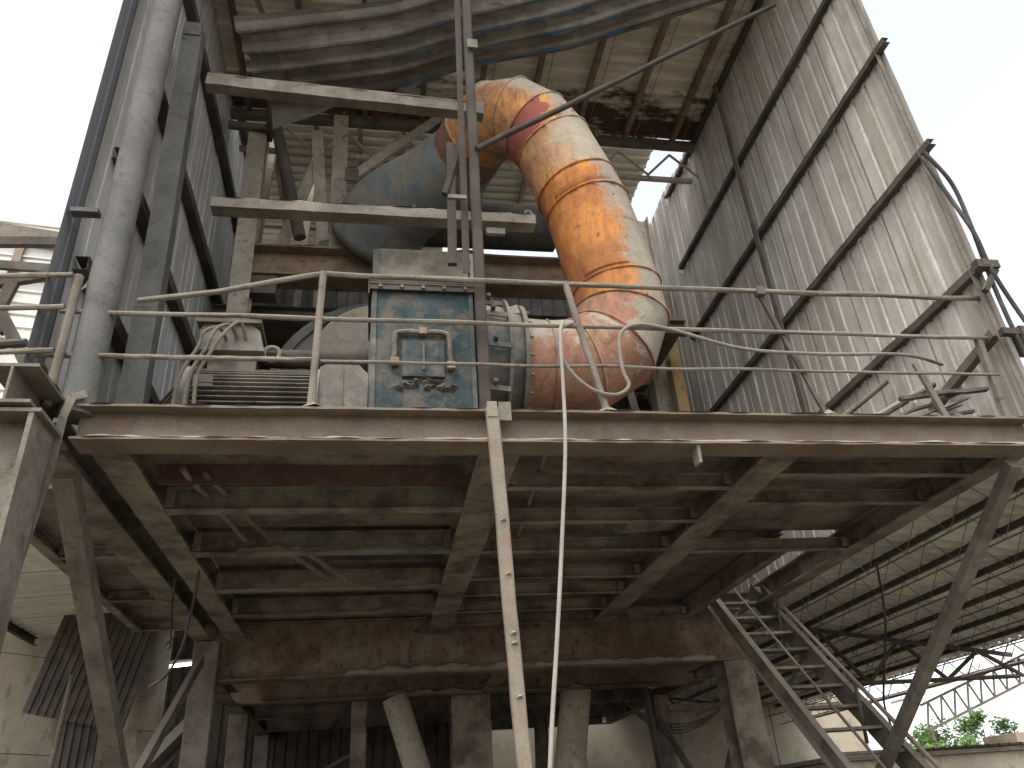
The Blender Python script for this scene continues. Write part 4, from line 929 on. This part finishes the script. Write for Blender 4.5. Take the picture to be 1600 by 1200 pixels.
# ================================================================ BACKGROUND, LOW
bw = thing('back_wall', 'grey stained concrete wall closing the space under the platform', 'wall', (5, 19.5, 0))
x = -9.2; k = 0
while x < 12:
    w = 2.35; obj('wall_panel', B().box(x, min(x+w-.015, 12), 19.5+.01*(k % 2), 19.8, 0, 3.72), 'concrete_grey', bw); x += w; k += 1
obj('coping', B().box(-9.3, 12.1, 19.42, 19.9, 3.725, 3.86), 'concrete_grey', bw)
def silo(label, x, y_, r, h, mat='concrete'):
    s = thing('concrete_silo', label, 'silo', (x, y_, 0))
    zz = 0
    while zz < h:
        z2 = min(zz+1.6, h); obj('pour_band', B().tube([(x, y_, zz+.006), (x, y_, z2-.006)], r+.01*random.random(), 64), mat, s, smooth=True); zz = z2
    return s
ds = thing('dark_shed', 'dark ribbed shed wall in the gloom behind the round pillar', 'shed', (-2, 18.6, 0))
for k in range(9): obj('sheet', corrugated(B(), (0,0,1), (1,0,0), (-6.0+.9*k, 18.6+.004*(k % 2), 0), 6.2, .9, .2, .06, .035, out=(0,1,0)), 'steel_dark', ds)
for k in range(6): obj('roof_sheet', corrugated(B(), (1,0,0), (0,1,0), (-6.2, 13.4+.9*k, 5.6+.06*k), 5.0, .92, .2, .06, .04), 'steel_dark', ds)
silo('broad pale concrete silo beyond the grey back wall', 10.8, 31, 5.2, 9)
silo('weathered yellowish concrete silo at the edge beyond the front column', -9.6, 18.5, 4.4, 5.95)
rc = thing('round_pillar', 'round stained concrete pillar behind the square grey column', 'pillar', (-3.55, 14, 0))
for z0, z1 in ((0, 1.6), (1.61, 3.2), (3.21, 4.85)): obj('pour_band', B().tube([(-3.55, 14, z0), (-3.55, 14, z1)], .29+.003*z0, 32), 'concrete_grey', rc, smooth=True)
obj('steel_patch', B().bar((-3.58, 13.70, 3.0), (-3.58, 13.70, 3.22), Rp(.17, .02), (0,1,0)), 'concrete_grey', rc)
hs_ = thing('hanging_sheet', 'dark ribbed sheet hanging at a tilt in front of the yellowish silo', 'metal sheet', (-4.4, 13, 4))
b = B(); corrugated(b, Vector((-.22, 0, -1)).normalized(), Vector((1, .1, -.22)).normalized(), (-4.55, 13.0, 5.15), 1.75, 1.4, .11, .05, .03, out=(0,-1,0), seg=3); obj('sheet', b, 'steel_dark', hs_)
b = B(); corrugated(b, (0,0,-1), (1,0,0), (-4.45, 13.2, 4.9), 4.2, .55, .11, .05, .03, out=(0,-1,0), seg=3); obj('sheet', b, 'steel_dark', hs_)
solo('pole', B().tube([(-4.42, 12.8, 0), (-4.28, 12.8, 3.9)], .035, 8), 'steel', 'thin pole with a clamp standing by the hanging dark sheet', 'pole', smooth=True)
lr = thing('lean_to_roof', 'small ribbed lean-to roof over the gap by the yellowish silo', 'roof', (-4, 14, 5.2))
for k in range(6): obj('roof_sheet', corrugated(B(), (1,0,.06), (0,1,0), (-5.4, 7.5+k*1.1, 4.75), 2.9, 1.13, .22, .06, .04), 'shed_sheet', lr)
obj('edge_channel', B().bar((-5.4, 7.45, 4.68), (-5.4, 14.2, 4.68), Cc(.06, .12)), 'steel_dark', lr)
lampo = thing('tube_lamp', 'lit white tube lamp glowing behind the round pillar', 'lamp', (-3.1, 15, 4.3))
mm, nt_, N_, L_2, b_ = nodes('lamp_tube'); b_.inputs['Emission Color'].default_value = (1, .98, .93, 1); b_.inputs['Emission Strength'].default_value = 3; MATS['lamp_tube'] = mm
obj('tube', B().tube([(-3.45, 14.8, 4.33), (-2.95, 14.8, 4.37)], .028, 10), 'lamp_tube', lampo, smooth=True); obj('fitting', B().box(-3.5, -2.9, 14.82, 14.9, 4.39, 4.44), 'steel', lampo)
for k in range(4):
    solo('slack_cable', B().tube(spline([(4.3, 14.2, 3.35), (4.9, 14.3, 3.02-.05*k), (5.5, 14.3, 2.95-.04*k), (6.2, 14.4, 3.2), (6.7, 14.5, 3.75)], 7), .013, 6), 'cable_black', 'slack dark cable drooping in front of the grey back wall', 'cable', 'cables drooping by the back wall', smooth=True)
solo('pipe_bundle', B().tube(spline([(-1.3, 16, 2.35), (-.6, 16, 2.75), (-.2, 16, 2.9)], 5), .06, 8).tube(spline([(-.3, 16, 2.9), (-.35, 16, 2.5), (-.1, 16, 2.35), (.1, 16, 2.55)], 6), .045, 8), 'cable_black', 'dark bent hose assembly in the gloom between the posts', 'hose', smooth=True)
# left neighbour
nb = thing('neighbour_shed', 'pale ribbed neighbouring shed outside the shaded wall', 'shed', (-6, 12, 0))
for k in range(5): obj('sheet', corrugated(B(), (1,0,-.09), (0,0,1), (-9.2, 12.0, 8.2+k*.72), 4.6, .70, .24, .06, .04, out=(0,1,0)), 'shed_sheet', nb)
for k in range(6): obj('sheet', corrugated(B(), (0,0,1), (1,0,0), (-9.2+k*.8, 12.05, 4.9), 3.4, .79, .2, .06, .04, out=(0,1,0)), 'shed_sheet', nb)
obj('eave_board', B().bar((-9.3, 11.9, 11.62), (-4.7, 11.9, 10.98), Rp(.08, .3)), 'steel', nb)
for x in (-6.25, -7.4): obj('stud', B().bar((x, 11.93, 8.0), (x+.05, 11.93, 11.0), Rp(.14, .05), (0,1,0)), 'prop_paint', nb)
obj('eave_rail', B().bar((-9, 11.8, 10.55), (-4.7, 11.8, 10.35), Rp(.08, .16)), 'steel_dark', nb)
bt = thing('bracket_truss', 'dark bracket truss outside the railing corner', 'truss', (-3.2, 6, 5))
for p0, p1, w in (((-3.9, 6.3, 6.55), (-2.5, 6.3, 6.62), .09), ((-3.95, 6.3, 5.95), (-2.5, 6.3, 6.35), .08), ((-3.25, 6.3, 6.12), (-3.45, 6.3, 5.0), .10), ((-3.4, 6.3, 6.0), (-2.75, 6.3, 4.95), .10), ((-3.6, 6.3, 5.9), (-3.2, 6.3, 5.6), .07)):
    obj('member', B().bar(p0, p1, Rp(w, .06), (0,1,0), seg=4, jit=.01), 'steel_dark', bt)
solo('curved_bar', B().tube(spline([(-2.62, 5.5, 5.0), (-2.85, 5.5, 4.95), (-2.95, 5.5, 4.75), (-2.85, 5.5, 4.5), (-2.6, 5.5, 4.35)], 6), .035, 8), 'steel_dark', 'dark curved bar bowing out beyond the railing corner', 'bar', smooth=True)
# right far
lo = thing('low_building', 'low flat-roofed building beyond the stair foot', 'building', (13, 16, 0))
obj('wall', B().box(7.2, 22, 13.0, 22, 0, 2.12), 'concrete', lo)
ro = obj('roof', B().box(7.0, 22.3, 12.8, 22.2, 2.125, 2.19), 'ground', lo)
b = B(); corrugated(b, (0,1,0), (1,0,0), (8.4, 12.75, 2.2), 9.0, 13, .2, .06, .04); obj('roof_sheet', b, 'steel_rusty', ro)
obj('brick_pier', B().box(25.6, 28, 31, 33, 0, 3.5), 'brick', lo)
gl = thing('conveyor_gallery', 'far inclined lattice conveyor gallery with a sheet roof', 'conveyor', (25, 34, 0))
P0, P1 = Vector((21.8, 31, 3.75)), Vector((28.0, 31, 5.75))
for dz in (0, .95): obj('chord', B().bar(P0+Vector((0,0,dz)), P1+Vector((0,0,dz)), Rp(.09, .09)), 'steel', gl)
obj('roof', B().bar(P0+Vector((-.3,.5,1.25)), P1+Vector((.3,.5,1.25)), Rp(2.0, .10)), 'shed_sheet', gl)
for k in range(9):
    a = P0.lerp(P1, k/9); c = P0.lerp(P1, (k+.5)/9); e = P0.lerp(P1, (k+1)/9); z_ = Vector((0,0,.95))
    obj('web_rod', B().bar(a, c+z_, Rp(.06, .06)), 'steel', gl); obj('web_rod', B().bar(c+z_, e, Rp(.06, .06)), 'steel', gl)
for t in (.02, .95):
    p = P0.lerp(P1, t); obj('leg', B().bar((p.x, p.y, 0), p, Rp(.12, .12)), 'steel', gl)
def tree(label, x, y_, h, r, seed):
    rd = random.Random(seed); t = thing('leafy_tree', label, 'tree', (x, y_, 0), 'trees beyond the low building')
    b = B(); b.tube([(x, y_, 0), (x+.05, y_, h*.35), (x+.1, y_+.05, h*.7)], [.12, .09, .04], 8)
    for k in range(7):
        a = rd.uniform(0, 6.28); b.tube([(x+.05, y_, h*(.3+.06*k)), (x+math.cos(a)*r*.7, y_+math.sin(a)*r*.7, h*(.5+.06*k))], [.035, .01], 5)
    obj('trunk', b, 'bark', t)
    b = B(); cl_ = [(Vector((x+rd.gauss(0, r*.45), y_+rd.gauss(0, r*.45), h*(.35+.6*rd.random()))), r*rd.uniform(.18, .38)) for _ in range(26)]
    for k in range(5200):
        c, cr = rd.choice(cl_); dv = Vector((rd.gauss(0,1), rd.gauss(0,1), rd.gauss(0,1))).normalized()*cr*rd.random()**.4
        p = c+dv; a = Vector((rd.uniform(-1,1), rd.uniform(-1,1), rd.uniform(-1,1))).normalized(); e = a.orthogonal().normalized(); s_ = rd.uniform(.06, .12)
        b.add([p-a*s_, p+e*s_*.5, p+a*s_, p-e*s_*.5], [(0,1,2,3)])
    obj('crown', b, 'leaf', t, kind='stuff'); return t
tree('bushy green tree standing left of the brick pier', 23.2, 32.5, 4.1, 1.6, 1)
tree('green tree rising highest right beside the brick pier', 26.4, 34, 4.7, 1.5, 2)
tree('lowest green shrub-like tree under the conveyor gallery', 21.4, 30, 3.2, 1.2, 3)
for o in list(bpy.data.objects):
    if '_o' in o: del o['_o']
